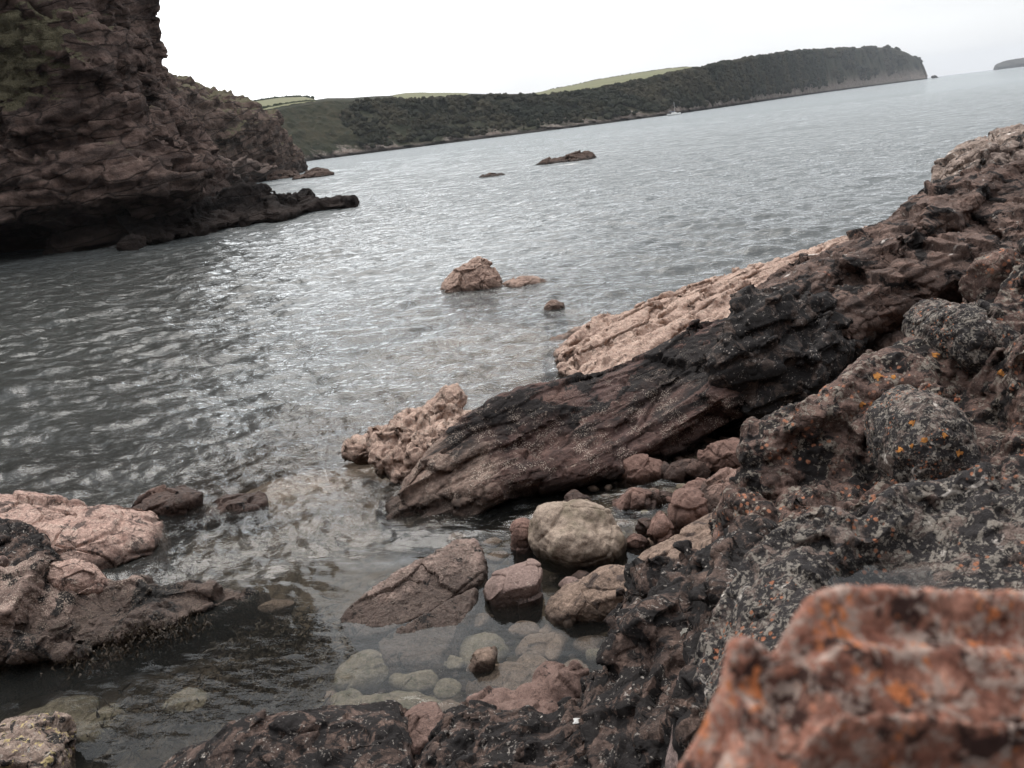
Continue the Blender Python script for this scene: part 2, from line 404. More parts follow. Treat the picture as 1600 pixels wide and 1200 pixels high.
def rock_mat(name, a, b, c, S=1.0, black=0.0, pale=0.0, orange=0.0, barn=0.0, zone=None, wet=0.12, blackc=(0.018,0.017,0.018), palec=(0.42,0.41,0.38),
             bed=None, bumpk=1.0, orangec=(0.50,0.16,0.035), barnc=(0.50,0.43,0.36), yellow=0.0, green=0.0, streak=0.5, crackk=1.0, sat=0.70, tint=None, ospots=0.0, spots=0.0, whitepatch=0.0):
    """weathered rock. S is the size of its pattern in metres."""
    g = G(name); f = 1.0/S
    vec = g.pos
    if bed is not None:
        mp = g.n('ShaderNodeMapping'); mp.vector_type = 'TEXTURE'; mp.inputs['Rotation'].default_value = bed[0]; mp.inputs['Scale'].default_value = bed[1]
        g.l(g.pos, mp.inputs[0]); vec = mp.outputs[0]
    n1 = g.noise(1.1*f, 8, 0.62, 0.3, vec); n2 = g.noise(3.7*f, 9, 0.7, 0.2, vec, 3.1); n3 = g.noise(14*f, 6, 0.7, 0.0, None, 7.7); n4 = g.noise(55*f, 4, 0.65, 0, None, 1.7)
    col = g.mix(g.rng(n1, 0.38, 0.62), a, b)
    col = g.mix(g.rng(n2, 0.42, 0.66), col, c)
    col = g.mix(g.rng(n3, 0.35, 0.7, 0.0, streak), col, g.mix(1.0, col, (0.38,0.36,0.36), 'MULTIPLY'))
    col = g.mix(g.rng(n4, 0.48, 0.72, 0.0, 0.75), col, g.mix(1.0, col, (1.75,1.68,1.6), 'MULTIPLY'))
    gr = g.noise(150.0, 3, 0.7, 0, None, 2.2); col = g.mix(g.rng(gr, 0.52, 0.68, 0.0, 0.5), col, g.mix(1.0, col, (0.35,0.33,0.32), 'MULTIPLY'))
    n5 = g.noise(9.0*f, 7, 0.75, 0.6, vec, 18.0); col = g.mix(g.rng(n5, 0.54, 0.62, 0.0, 0.55), col, g.mix(1.0, col, (0.42,0.39,0.38), 'MULTIPLY'))
    if tint is not None:
        dd = g.n('ShaderNodeVectorMath', operation='LENGTH'); g.l(g.vec('DIVIDE', g.vec('SUBTRACT', g.pos, tuple(tint[0])), tuple(tint[1])), dd.inputs[0])
        tm = g.rng(g.math('ADD', dd.outputs['Value'], g.math('MULTIPLY', g.math('SUBTRACT', n2, 0.5), 1.6)), 0.85, 1.05, 1.0, 0.0)
        col = g.mix(g.math('MULTIPLY', tm, 0.8), col, g.mix(g.rng(n3, 0.35, 0.62), tint[2], tuple(0.45*x for x in tint[2])))
    # fine dark joints
    cv = g.voro(2.3*f, 'DISTANCE_TO_EDGE', vec, 0.5)
    crk = g.math('MULTIPLY', g.math('MULTIPLY', g.rng(cv, 0.0, 0.030, 1.0, 0.0), g.rng(n2, 0.46, 0.56)), crackk)
    col = g.mix(g.math('MULTIPLY', crk, 0.55), col, (0.02,0.017,0.015))
    hgt = g.math('ADD', g.math('MULTIPLY', n2, 0.55), g.math('MULTIPLY', n3, 0.3))
    hgt = g.math('ADD', hgt, g.math('MULTIPLY', n4, 0.10))
    hgt = g.math('SUBTRACT', hgt, g.math('MULTIPLY', crk, 0.12))
    z = g.sepz()[2]
    zj = g.math('ADD', z, g.math('MULTIPLY', g.math('SUBTRACT', g.noise(2.0, 5, 0.6, 0.4, None, 5.0), 0.5), 1.3))
    if green: col = g.mix(g.math('MULTIPLY', g.rng(g.noise(2.2*f, 4, 0.6, 0, None, 9.0), 0.5, 0.66), green), col, (0.085,0.085,0.035))
    if black:
        bl = g.rng(g.noise(2.6*f, 9, 0.68, 0.6, vec, 12.0), 0.62-0.25*black, 0.66-0.25*black)
        if zone: bl = g.math('MULTIPLY', bl, g.rng(zj, zone[0], zone[1]))
        col = g.mix(g.math('MULTIPLY', bl, 0.93), col, g.mix(n3, blackc, tuple(2.2*x for x in blackc)))
        hgt = g.math('ADD', hgt, g.math('MULTIPLY', bl, 0.05))
    if barn:
        bv = g.voro(62.0, 'F1', None, 0.3); bmask = g.rng(g.noise(5.0*f, 8, 0.7, 0.3, None, 21.0), 0.62-0.22*barn, 0.68-0.20*barn)
        bs = g.math('MULTIPLY', g.rng(bv, 0.28, 0.5, 1.0, 0.0), bmask)
        if zone: bs = g.math('MULTIPLY', bs, g.rng(zj, zone[0]+0.2, zone[1]+0.1, 1.0, 0.25))
        col = g.mix(g.math('MULTIPLY', bs, 0.65), col, barnc)
        hgt = g.math('ADD', hgt, g.math('MULTIPLY', bs, 0.08))
    if pale:
        pv = g.math('ADD', g.math('MULTIPLY', g.noise(7.0*f, 7, 0.72, 0.8, None, 33.0), 0.7), g.math('MULTIPLY', g.noise(26*f, 4, 0.6, 0, None, 4.0), 0.3))
        pm = g.rng(pv, 0.615-0.13*pale, 0.64-0.13*pale)
        col = g.mix(g.math('MULTIPLY', pm, 0.8), col, g.mix(n4, tuple(0.6*x for x in palec), palec))
        hgt = g.math('ADD', hgt, g.math('MULTIPLY', pm, 0.03))
    if spots:
        sv = g.voro(9.0*f, 'F1', None, 0.35); rn = g.noise(1.7*f, 3, 0.5, 0, None, 44.0)
        sp = g.math('MULTIPLY', g.rng(sv, 0.13, 0.19, 1.0, 0.0), g.rng(rn, 0.58-0.16*spots, 0.62-0.16*spots))
        col = g.mix(g.math('MULTIPLY', sp, 0.9), col, palec)
    if whitepatch:
        wp = g.rng(g.noise(1.9*f, 7, 0.6, 0.6, None, 52.0), 0.66-0.12*whitepatch, 0.70-0.12*whitepatch)
        col = g.mix(g.math('MULTIPLY', wp, 0.85), col, (0.55,0.52,0.49))
    if orange:
        ov = g.math('ADD', g.math('MULTIPLY', g.noise(4.2*f, 6, 0.7, 0.5, None, 61.0), 0.72), g.math('MULTIPLY', g.noise(22*f, 4, 0.6, 0, None, 14.0), 0.28))
        om = g.rng(ov, 0.66-0.14*orange, 0.685-0.14*orange)
        col = g.mix(g.math('MULTIPLY', om, 0.85), col, g.mix(n4, tuple(0.6*x for x in orangec), orangec))
        hgt = g.math('ADD', hgt, g.math('MULTIPLY', om, 0.04))
    if ospots:
        sv = g.voro(11.0*f, 'F1', None, 0.5); rn = g.noise(1.3*f, 3, 0.5, 0, None, 84.0)
        sp = g.math('MULTIPLY', g.rng(sv, 0.20, 0.30, 1.0, 0.0), g.rng(rn, 0.60-0.16*ospots, 0.64-0.16*ospots))
        col = g.mix(g.math('MULTIPLY', sp, 0.9), col, g.mix(n4, (0.22,0.085,0.035), (0.50,0.22,0.10)))
    if yellow:
        ym = g.rng(g.noise(5*f, 5, 0.6, 0.3, None, 71.0), 0.62-0.12*yellow, 0.65-0.12*yellow)
        col = g.mix(g.math('MULTIPLY', ym, 0.8), col, (0.42,0.34,0.10))
    zw = g.math('ADD', z, g.math('MULTIPLY', g.math('SUBTRACT', g.noise(3.0, 6, 0.7, 0.4, None, 5.0), 0.5), 0.45))
    wetm = g.rng(zw, wet, wet+0.12, 1.0, 0.0)
    col = g.mix(g.math('MULTIPLY', wetm, 0.85), col, g.mix(1.0, col, (0.30,0.28,0.26), 'MULTIPLY'))
    rough = g.math('SUBTRACT', g.rng(n3, 0.3, 0.7, 0.98, 0.78), g.math('MULTIPLY', wetm, 0.3))
    nrm = g.bump(hgt, 0.06*S*bumpk*1.6, 1.0)
    return g.finish(col, rough, nrm, 0.25, True, sat)

# palette (base colours, linear)
PINK=(0.44,0.31,0.245); PINKD=(0.28,0.165,0.13); TAN=(0.36,0.25,0.18); RED=(0.15,0.062,0.045); REDB=(0.24,0.10,0.065); BROWN=(0.085,0.052,0.042)
PURP=(0.115,0.072,0.070); DARK=(0.035,0.028,0.026); GREYL=(0.20,0.18,0.165)
exec_order = []
# ------------------------------------------------------------------ seabed and pool floor
BED = [(600,1100,-0.35,1.2),(850,1000,-0.32,1.0),(900,930,-0.25,.8),(760,940,-0.3,.7),(430,1040,-0.17,.9),(250,1120,-0.3,1.0),(480,950,-0.55,.9),(500,850,-0.5,.9),
       (560,780,-0.35,.9),(700,850,-0.3,.8),(1000,800,-0.06,.5),(1060,790,-0.03,.5),(1150,760,0.0,.8),(990,862,-0.03,.35),(960,760,-0.05,.5),(900,800,-0.2,.7),(420,730,-0.10,.9),(470,690,-0.07,.8),(520,725,-0.10,.6),(360,755,-0.10,.6),(560,660,-0.2,.6),(350,800,-0.10,.5),(420,790,-0.10,.4),(380,870,-0.85,.9),(520,870,-0.7,.7),(450,810,-0.45,.6),
       (250,700,-1.3,1.8),(100,740,-0.9,1.2),(60,1080,-0.5,.8),(150,1100,-0.5,.6),(700,600,-0.8,1.5),(550,640,-0.9,1.3),(850,560,-0.5,1.0),(640,530,-0.45,2.0),(560,500,-0.9,2.0),(860,440,-0.5,2.0),(780,470,-0.6,2),
       (400,600,-2.0,2.5),(100,600,-2.0,2.5),(200,500,-2.6,4),(500,420,-2.5,5),(1000,420,-1.6,3),(1150,380,-1.6,4)]
BC = np.array([Z(u,v,0)[:2] for u,v,_,_ in BED]); BZ = np.array([b[2] for b in BED]); BR = np.array([b[3] for b in BED])
def bed_base(x, y):
    r = np.sqrt(x*x+y*y)
    far = -0.6 - 0.11*np.clip(y-8, 0, 30) - 0.05*np.clip(-x-3, 0, 20)
    wsum = np.full_like(x, 0.02); acc = far*0.02
    for (cx, cy), z_, r_ in zip(BC, BZ, BR):
        g_ = np.exp(-((x-cx)**2+(y-cy)**2)/(r_*r_)); wsum += g_; acc += g_*z_
    return acc/wsum
n1_, n2_ = 520, 620
xs = np.sinh(np.linspace(-3.2, 3.2, n1_))*3.0; ys = 1.0+np.expm1(np.linspace(0, 4.6, n2_))*1.6
XX, YY = np.meshgrid(xs, ys, indexing='ij'); P = np.stack([XX.ravel(), YY.ravel(), bed_base(XX.ravel(), YY.ravel())], 1)
q = P.copy(); q[:,2] = 0
amp = np.clip(-P[:,2], 0.12, 0.9)
P[:,2] += 0.22*amp*fbm(q/0.9, 5, 3) + 0.16*amp*ridged(q/1.7, 4, 8)
f1, f2, cI, oI = voro(q/0.13, 5); P[:,2] += 0.035*(0.8-f1*1.5)*(0.4+h3(cI, 2))*sm(-P[:,1], -16, -9)
P[:,2] = np.where(P[:,0] > 0.6, P[:,2], np.minimum(P[:,2], -0.05))
ii, jj = np.meshgrid(np.arange(n1_-1), np.arange(n2_-1), indexing='ij'); b0 = ii*n2_+jj
Fq = np.stack([b0, b0+n2_, b0+n2_+1, b0+1], -1).reshape(-1, 4)
g = G('seabed_sand_and_rock')
nA = g.noise(1.3, 7, 0.65, 0.4); nB = g.noise(7, 8, 0.7, 0.3, None, 4.0); nC = g.noise(40, 5, 0.7, 0, None, 2.0)
vC = g.voro(9, 'F1', None, 0.4)
col = g.mix(g.rng(nA, 0.4, 0.6), (0.15,0.11,0.078), (0.095,0.07,0.048)); col = g.mix(g.rng(nB, 0.45, 0.62), col, (0.045,0.034,0.025))
yb = g.sepz()[1]; col = g.mix(g.math('MULTIPLY', g.rng(yb, 8.2, 9.4), g.rng(nB, 0.35, 0.55, 0.9, 0.4)), col, (0.31,0.225,0.18)); col = g.mix(g.rng(vC, 0.2, 0.5, 0.6, 0.0), col, (0.13,0.10,0.073)); col = g.mix(g.rng(nC, 0.5, 0.7, 0, 0.6), col, (0.19,0.15,0.115))
M_bed = g.finish(col, 0.9, g.bump(nB, 0.08), 0.2)
sb = mk('seabed', P, Fq, M_bed); tag(sb, kind='structure')
print('bed', round(time.time()-T0,1))
# ------------------------------------------------------------------ the sea
def fft_tile(L_, n, lmin, lmax, wind, spread, seed, slope):
    rs = np.random.RandomState(seed)
    k = np.fft.fftfreq(n, L_/n)*2*np.pi; KX, KY = np.meshgrid(k, k, indexing='ij'); K = np.hypot(KX, KY); K[0,0] = 1e-6
    lam = 2*np.pi/K
    c = (KX*wind[0]+KY*wind[1])/K
    A = K**-2.2 * (np.abs(c)**spread + 0.12) * sm(lam, lmin*0.7, lmin) * (1-sm(lam, lmax, lmax*1.4)); A[0,0] = 0
    sp = A*(rs.randn(n, n)+1j*rs.randn(n, n))
    h = np.real(np.fft.ifft2(sp)); gx, gy = np.gradient(h, L_/n)
    h *= slope/np.sqrt((gx**2+gy**2).mean())
    dx = np.real(np.fft.ifft2(1j*KX/K*np.fft.fft2(h))); dy = np.real(np.fft.ifft2(1j*KY/K*np.fft.fft2(h)))
    return np.stack([h, dx, dy], -1), L_
def sample(tile, x, y, rot):
    T, L_ = tile; n = T.shape[0]; c, s = math.cos(rot), math.sin(rot)
    X = (c*x+s*y)/L_*n; Y_ = (-s*x+c*y)/L_*n
    i = np.floor(X).astype(int); j = np.floor(Y_).astype(int); fx = (X-i)[:,None]; fy = (Y_-j)[:,None]
    i0, i1, j0, j1 = i%n, (i+1)%n, j%n, (j+1)%n
    r = T[i0,j0]*(1-fx)*(1-fy)+T[i1,j0]*fx*(1-fy)+T[i0,j1]*(1-fx)*fy+T[i1,j1]*fx*fy
    return r[:,0], c*r[:,1]-s*r[:,2], s*r[:,1]+c*r[:,2]
WD = (0.28, 0.96)
t1 = fft_tile(41.0, 512, 1.1, 5.0, WD, 2.2, 1, 0.085)
t2 = fft_tile(13.7, 512, 0.26, 1.2, WD, 1.4, 2, 0.23)
t3 = fft_tile(4.3, 512, 0.07, 0.30, WD, 1.2, 3, 0.18)
na, nr = 880, 1250
ang = np.radians(np.linspace(-56, 62, na)); rr = np.concatenate([np.geomspace(2.6, 230, nr-60), np.geomspace(235, 9000, 60)])
AA, RR = np.meshgrid(ang, rr, indexing='ij')
x = (np.sin(AA)*RR).ravel(); y = (np.cos(AA)*RR).ravel(); r_ = RR.ravel()
dr = np.repeat(np.gradient(rr)[None], na, 0).ravel(); da = r_*(ang[1]-ang[0])
sp_ = np.maximum(dr, 0.5*da)
# calm inside the rock pool and behind the boulders
cx_, cy_ = Z(700, 1040)[:2]
pool = 1-sm(np.hypot((x-cx_)/3.4, (y-cy_)/1.9), 0.62, 1.5)
pool = np.maximum(pool, 1-sm(np.hypot((x+3.4)/1.6, (y-5.6)/1.3), 0.5, 1.3))
inlet = 1-sm(y, 6.0, 13.0)
z = np.zeros_like(x); ox = np.zeros_like(x); oy = np.zeros_like(x)
for tl, rot, lam, pm, im, ch in ((t1, 0.0, 1.5, 0.97, 0.80, 0.7), (t2, 0.31, 0.42, 0.96, 0.45, 0.45), (t3, -0.42, 0.13, 0.90, 0.2, 0.4)):
    a_ = (1-pm*pool)*(1-im*inlet)*(1-sm(sp_, lam*0.30, lam*0.85))
    gust = 1+0.35*fbm(np.stack([x/9, y/22, np.zeros_like(x)], 1), 2, 77)
    h_, dx_, dy_ = sample(tl, x, y, rot); z += h_*a_*gust; ox += dx_*a_*ch; oy += dy_*a_*ch
far_ = sm(r_, 225, 260)
z *= 1-far_
Pw = np.stack([x-ox*(1-far_)*-1*-1, y-oy*(1-far_), z], 1)
ii, jj = np.meshgrid(np.arange(na-1), np.arange(nr-1), indexing='ij'); b0 = ii*nr+jj
Fw = np.stack([b0, b0+nr, b0+nr+1, b0+1], -1).reshape(-1, 4)
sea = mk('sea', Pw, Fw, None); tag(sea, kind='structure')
dep = np.clip(-bed_base(x, y), 0.0, 8.0)
at = sea.data.attributes.new('depth', 'FLOAT', 'POINT'); at.data.foreach_set('value', dep.astype(np.float32))
FOAM = [(190,382,1.5,1.0),(225,388,1.2,.6),(920,243,1.3,.9),(880,258,2.4,.8),(845,262,1.3,.8),(470,268,4,.9),(430,275,5,.8),(365,290,3,.7),(335,300,3,.5),(740,452,.5,.6),(800,450,.8,.5),(700,452,.5,.5),(540,740,.35,.6),(500,725,.3,.45),
        (470,672,.3,.55),(880,590,.45,.7),(940,570,.4,.6),(890,575,.4,.7),(870,530,.4,.7),(1180,412,1.0,.45),(1230,395,.8,.3),(1050,430,.8,.3),(1290,372,.8,.3),(530,770,.3,.4),(610,790,.2,.3),(430,690,.4,.4),(385,775,.25,.4),(330,775,.2,.35),(760,615,.3,.4),(590,520,1.0,.25)]
fo = np.zeros_like(x)
for u, v, rad, a_ in FOAM:
    c_ = Z(u, v); fo = np.maximum(fo, a_*np.exp(-((x-c_[0])**2+(y-c_[1])**2)/(rad*rad)))
at = sea.data.attributes.new('foam', 'FLOAT', 'POINT'); at.data.foreach_set('value', fo.astype(np.float32))
at = sea.data.attributes.new('calm', 'FLOAT', 'POINT'); at.data.foreach_set('value', np.clip(pool+0.25*inlet, 0, 1).astype(np.float32))
cliff_shade = sm(-x, 1.5, 7.0)*(1-sm(y, 32, 62)); at = sea.data.attributes.new('open', 'FLOAT', 'POINT'); at.data.foreach_set('value', (1-0.9*cliff_shade).astype(np.float32))  # painted shade: sea body darker, ripples lower, below the left cliff
g = G('sea_water')
def attr(nm):
    a = g.n('ShaderNodeAttribute'); a.attribute_name = nm; return a.outputs['Fac']
mp = g.n('ShaderNodeMapping'); mp.vector_type = 'TEXTURE'; mp.inputs['Rotation'].default_value = (0,0,-0.28); mp.inputs['Scale'].default_value = (2.2,1,1); g.l(g.pos, mp.inputs[0]); wv = mp.outputs[0]
calm = attr('calm'); act = g.rng(calm, 0, 1, 1.0, 0.06)
camd = g.n('ShaderNodeVectorMath', operation='LENGTH'); g.l(g.pos, camd.inputs[0]); dist = camd.outputs['Value']
hb = g.math('MULTIPLY', g.noise(12.0, 4, 0.6, 0.4, wv), 0.035)
hm = g.math('MULTIPLY', g.noise(1.5, 5, 0.55, 0.5, wv, 3.0), g.rng(dist, 12, 50, 0.08, 0.62))
hl = g.math('MULTIPLY', g.noise(0.42, 5, 0.6, 0.5, wv, 9.0), g.rng(dist, 35, 160, 0.0, 1.8))
hb = g.math('MULTIPLY', hb, g.rng(dist, 5, 60, 1.0, 0.3))
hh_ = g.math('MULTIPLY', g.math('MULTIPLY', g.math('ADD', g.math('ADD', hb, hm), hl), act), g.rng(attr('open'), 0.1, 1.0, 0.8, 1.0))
nrm = g.bump(hh_, 1.0, 1.0)
fr = g.n('ShaderNodeFresnel'); fr.inputs[0].default_value = 1.34; g.l(nrm, fr.inputs[1])
gl = g.n('ShaderNodeBsdfGlossy'); gl.inputs['Roughness'].default_value = 0.04; g.l(nrm, gl.inputs['Normal']); gl.inputs['Color'].default_value = (0.97,0.99,1,1)
tr = g.n('ShaderNodeBsdfTransparent'); tr.inputs[0].default_value = (0.96,0.97,0.94,1)
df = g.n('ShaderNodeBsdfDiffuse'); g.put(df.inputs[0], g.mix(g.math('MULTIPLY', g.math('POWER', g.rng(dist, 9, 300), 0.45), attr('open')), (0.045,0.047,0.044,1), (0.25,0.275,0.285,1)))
dd_ = attr('depth'); murk = g.rng(g.math('EXPONENT', g.math('MULTIPLY', g.math('ADD', g.math('MULTIPLY', dd_, 0.22), g.math('MULTIPLY', g.math('MULTIPLY', dd_, dd_), 0.5)), -1.0)), 0, 1, 1, 0)
murk = g.math('MULTIPLY', murk, 0.97)
m1 = g.n('ShaderNodeMixShader'); g.l(murk, m1.inputs[0]); g.l(tr.outputs[0], m1.inputs[1]); g.l(df.outputs[0], m1.inputs[2])
m2 = g.n('ShaderNodeMixShader'); g.l(fr.outputs[0], m2.inputs[0]); g.l(m1.outputs[0], m2.inputs[1]); g.l(gl.outputs[0], m2.inputs[2])
fd = g.n('ShaderNodeBsdfDiffuse'); fd.inputs[0].default_value = (0.72,0.72,0.70,1)
fn = g.math('ADD', g.math('MULTIPLY', g.noise(6.0, 8, 0.75, 1.2, wv, 2.0), 0.65), g.math('MULTIPLY', g.noise(1.3, 5, 0.7, 0.8, wv, 12.0), 0.35))
fm = g.rng(g.math('ADD', fn, g.math('MULTIPLY', attr('foam'), 0.54)), 0.84, 0.93)
# sparse wind streaks of broken ripples further out
m3 = g.n('ShaderNodeMixShader'); g.l(g.math('MULTIPLY', fm, 0.85), m3.inputs[0]); g.l(m2.outputs[0], m3.inputs[1]); g.l(fd.outputs[0], m3.inputs[2])
o_ = g.n('ShaderNodeOutputMaterial'); g.l(m3.outputs[0], o_.inputs[0])
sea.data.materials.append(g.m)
print('sea', round(time.time()-T0,1))
# ------------------------------------------------------------------ unseen cliff added at the viewer's back to shut off the sky behind
gx, gy = np.meshgrid(np.linspace(-26, 44, 150), np.linspace(0, 1, 70), indexing='ij')
yb_ = np.interp(gx, [-26,-8,0,8,20,44], [-2.5,-3.5,-2.6,-1.6,1.0,9.0]); gz = gy**0.9*17.0
Pb = np.stack([gx, yb_-gy*5.5, 0.3+gz], -1).reshape(-1,3); Pb[:,2] -= 1.0*(Pb[:,2] < 0.5)
Pb[:,1] -= 1.2+1.1*ridged(Pb/5.0, 4, 91)+0.4*fbm(Pb/1.3, 4, 95)
ii, jj = np.meshgrid(np.arange(149), np.arange(69), indexing='ij'); b0 = ii*70+jj
SKY_BLOCK_CLIFF = (Pb, np.stack([b0, b0+70, b0+71, b0+1], -1).reshape(-1,4))

# ------------------------------------------------------------------ far headland
# columns: pixel u, pixel v of the top edge, distance of the shore
HL = [(300,150,330),(400,172,350),(450,160,385),(520,148,415),(600,145,425),(680,146,440),(760,140,450),(850,142,462),(900,137,472),(940,130,480),(1000,119,505),(1060,106,545),(1120,93,640),(1180,82,820),(1240,73,1080),(1300,70,1400),(1350,69,1650),(1390,70,1850),(1412,78,1950),(1432,88,2020),(1445,100,2060),(1452,119,2100)]
def horizon_v(u): return 201 + (800-u)*0.1222
us = np.array([h[0] for h in HL], float); vs = np.array([h[1] for h in HL], float); ds_ = np.array([h[2] for h in HL], float)
ns_, nt_ = 900, 150
s_t = np.linspace(0, 1, ns_)
# even steps along the shore in the plan
sx0 = np.array([ (Y(u, horizon_v(u), d))[0] for u, d in zip(us, ds_)])
cum = np.concatenate([[0], np.cumsum(np.hypot(np.diff(sx0), np.diff(ds_)) / ((ds_[1:]+ds_[:-1])/2))]); cum /= cum[-1]
def ipc(a): return np.interp(s_t, cum, a)
# smooth
def smoo(a, k=15):
    p_ = np.pad(a, k, mode='edge'); return np.convolve(p_, np.ones(2*k+1)/(2*k+1), 'valid')
U_ = ipc(us); D_ = smoo(ipc(ds_)); V_ = smoo(ipc(vs), 3); V_ = V_ + np.interp(U_, [480,600,1280,1400],[1,5.5,5,1])
X_ = smoo(ipc(sx0))
top_h = np.array([Y(u, v, d+45)[2] for u, v, d in zip(U_, V_, D_)])
tt = np.linspace(0, 1, nt_)
# profile: (inland offset in units, height fraction)
tx = np.linspace(-math.pi, math.pi, 9)
HP = np.zeros((ns_, nt_, 3))
dirx = np.gradient(X_); diry = np.gradient(D_); ln = np.hypot(dirx, diry); nx, ny = -diry/ln, dirx/ln    # inland normal
bw = np.ones_like(D_); nx = nx*(1-bw)+(X_/D_)*bw; ny = ny*(1-bw)+bw; ny = np.maximum(ny, 0.45); lnn = np.hypot(nx, ny); nx, ny = nx/lnn, ny/lnn
for k, t in enumerate(tt):
    inl = np.interp(t, [0,0.05,0.12,0.62,0.72,1.0], [-6, 0, 4, 45, 70, 420])*np.interp(D_, [300,700,2000],[1,1.2,2.2])
    hf = np.interp(t, [0,0.05,0.12,0.3,0.62,0.72,1.0], [-0.12, 0.03, 0.13, 0.45, 0.93, 1.0, 0.80])
    HP[:,k,0] = X_+nx*inl; HP[:,k,1] = D_+ny*inl; HP[:,k,2] = top_h*hf
FO = np.interp(U_, [300,360,385,420,455,490,505,560,620,645,670,700,735,760,835,865,900,940,1000,1045,1075,1100,1500],[4,12,14,11,8,3,-4,-5,-3,1,2,0,-3,-7,-4,1,4,6,5,2,-2,-7,-8])
VB = ipc(vs)
for k, t in enumerate(tt):
    if t > 0.72:
        w_t = (t-0.72)/0.28
        xx, yy2 = HP[:,-1,0], HP[:,-1,1]
        # height at the inland end that shows FO pixels above the brow from the bay
        zt = np.array([Y(u, v-f_, d)[2] for u, v, f_, d in zip(U_, VB, FO, yy2)])
        HP[:,k,2] = top_h*(1-w_t)*1.0 + zt*w_t
P = HP.reshape(-1,3); Pf = P.copy(); Pf[:,2] *= 0.35
slope_w = (np.sin(np.clip(np.repeat(tt[None], ns_, 0).ravel(),0,.8)/0.8*math.pi))
gul = ridged(Pf/62.0, 4, 5)*13.0*np.clip(P[:,1]/450,1,1.8) + fbm(Pf/19.0, 4, 9)*3.2
shore_w = sm(-P[:,2], -5, 0)
P[:,1] += gul*slope_w; P[:,0] += gul*slope_w*0.25
P[:,1] += 2.6*fbm(P/5.0, 4, 12)*(0.4+1.2*shore_w); P[:,2] += 1.0*fbm(P/4.0, 3, 19)*slope_w
# the end of the headland falls to the sea
ii, jj = np.meshgrid(np.arange(ns_-1), np.arange(nt_-1), indexing='ij'); b0 = ii*nt_+jj
Fh = np.stack([b0, b0+nt_, b0+nt_+1, b0+1], -1).reshape(-1,4)
g = G('headland_scrub_and_rock')
z = g.sepz()
nA = g.noise(0.035, 6, 0.65, 0.4); nB = g.noise(0.25, 7, 0.7, 0.3, None, 5.0); nC = g.noise(1.2, 5, 0.7, 0.0, None, 9.0)
col = g.mix(g.rng(nA, 0.4, 0.6), (0.030,0.034,0.020), (0.052,0.046,0.028)); col = g.mix(g.rng(nB, 0.45, 0.65), col, (0.020,0.024,0.015))
col = g.mix(g.rng(nB, 0.62, 0.7), col, (0.11,0.075,0.06))
zz = g.math('ADD', z[2], g.math('MULTIPLY', g.math('SUBTRACT', g.noise(0.06, 6, 0.75, 0.3, None, 2.0), 0.5), 26.0))
zk = g.math('DIVIDE', zz, g.rng(z[1], 450, 1900, 1.0, 7.5))
rockc = g.mix(g.rng(nC, 0.38, 0.62), (0.09,0.075,0.066), g.mix(g.rng(nB, 0.4, 0.6), (0.38,0.33,0.29), (0.16,0.12,0.10)))
col = g.mix(g.rng(zk, 1.2, 4.0, 1.0, 0.0), col, rockc)
zs = g.math('DIVIDE', z[2], g.rng(z[1], 450, 1900, 1.0, 1.8))
col = g.mix(g.rng(zs, 0.8, 1.9, 1.0, 0.0), col, (0.022,0.019,0.017))
geo = g.n('ShaderNodeNewGeometry'); up = g.sepz(geo.outputs['True Normal'])[2]
M_head = g.finish(col, 0.95, g.bump(nB, 2.0), 0.1)
hd = mk('headland', P, Fh, M_head); tag(hd, kind='structure')
HG = P.reshape(ns_, nt_, 3)
# fields on the plateau behind the brow
def field_mat(nm, c1, c2):
    g = G(nm); n_ = g.noise(0.05, 5, 0.6); n2_ = g.noise(0.6, 5, 0.7)
    c = g.mix(g.rng(n_, 0.35, 0.65), c1, c2); c = g.mix(g.rng(n2_, 0.4, 0.8, 0, 0.4), c, tuple(x*0.7 for x in c1)); return g.finish(c, 0.95, None, 0.1)
M_f1 = field_mat('field_grass', (0.135,0.14,0.075), (0.18,0.175,0.105)); M_hedge = field_mat('hedge_leaves', (0.028,0.035,0.018), (0.045,0.05,0.028))
def strip3(name, low, high, mat, kind='structure', thick=0.0, n=60, ny_=10, seed=0, noise=0.0):
    """sheet between two traced lines, each point (u, v, distance)"""
    lo = cr_interp(np.array([Y(*p) for p in low]), [n//(len(low)-1)]*(len(low)-1)); hi = cr_interp(np.array([Y(*p) for p in high]), [n//(len(high)-1)]*(len(high)-1))
    m = min(len(lo), len(hi)); k = np.linspace(0,1,ny_)[None,:,None]
    Gd = lo[:m,None]*(1-k)+hi[:m,None]*k; P = Gd.reshape(-1,3)
    if noise: P = P + np.array([0,0,1])*(fbm(P/14, 3, seed)*noise)[:,None]
    ii, jj = np.meshgrid(np.arange(m-1), np.arange(ny_-1), indexing='ij'); b = ii*ny_+jj
    o = mk(name, P, np.stack([b,b+ny_,b+ny_+1,b+1],-1).reshape(-1,4), mat)
    tag(o, kind=kind); return o
kf = int(0.725*nt_)
for lo_, hi_ in ((355,503),(622,742),(840,1085)):
    idx = np.where((U_ > lo_) & (U_ < hi_))[0]
    Pf2 = HG[idx[0]:idx[-1]+1, kf:].copy(); Pf2[:,:,2] += 0.35; m_, n_2 = Pf2.shape[:2]
    ii, jj = np.meshgrid(np.arange(m_-1), np.arange(n_2-1), indexing='ij'); b = ii*n_2+jj
    o = mk('field', Pf2.reshape(-1,3), np.stack([b,b+n_2,b+n_2+1,b+1],-1).reshape(-1,4), M_f1); tag(o, kind='structure')
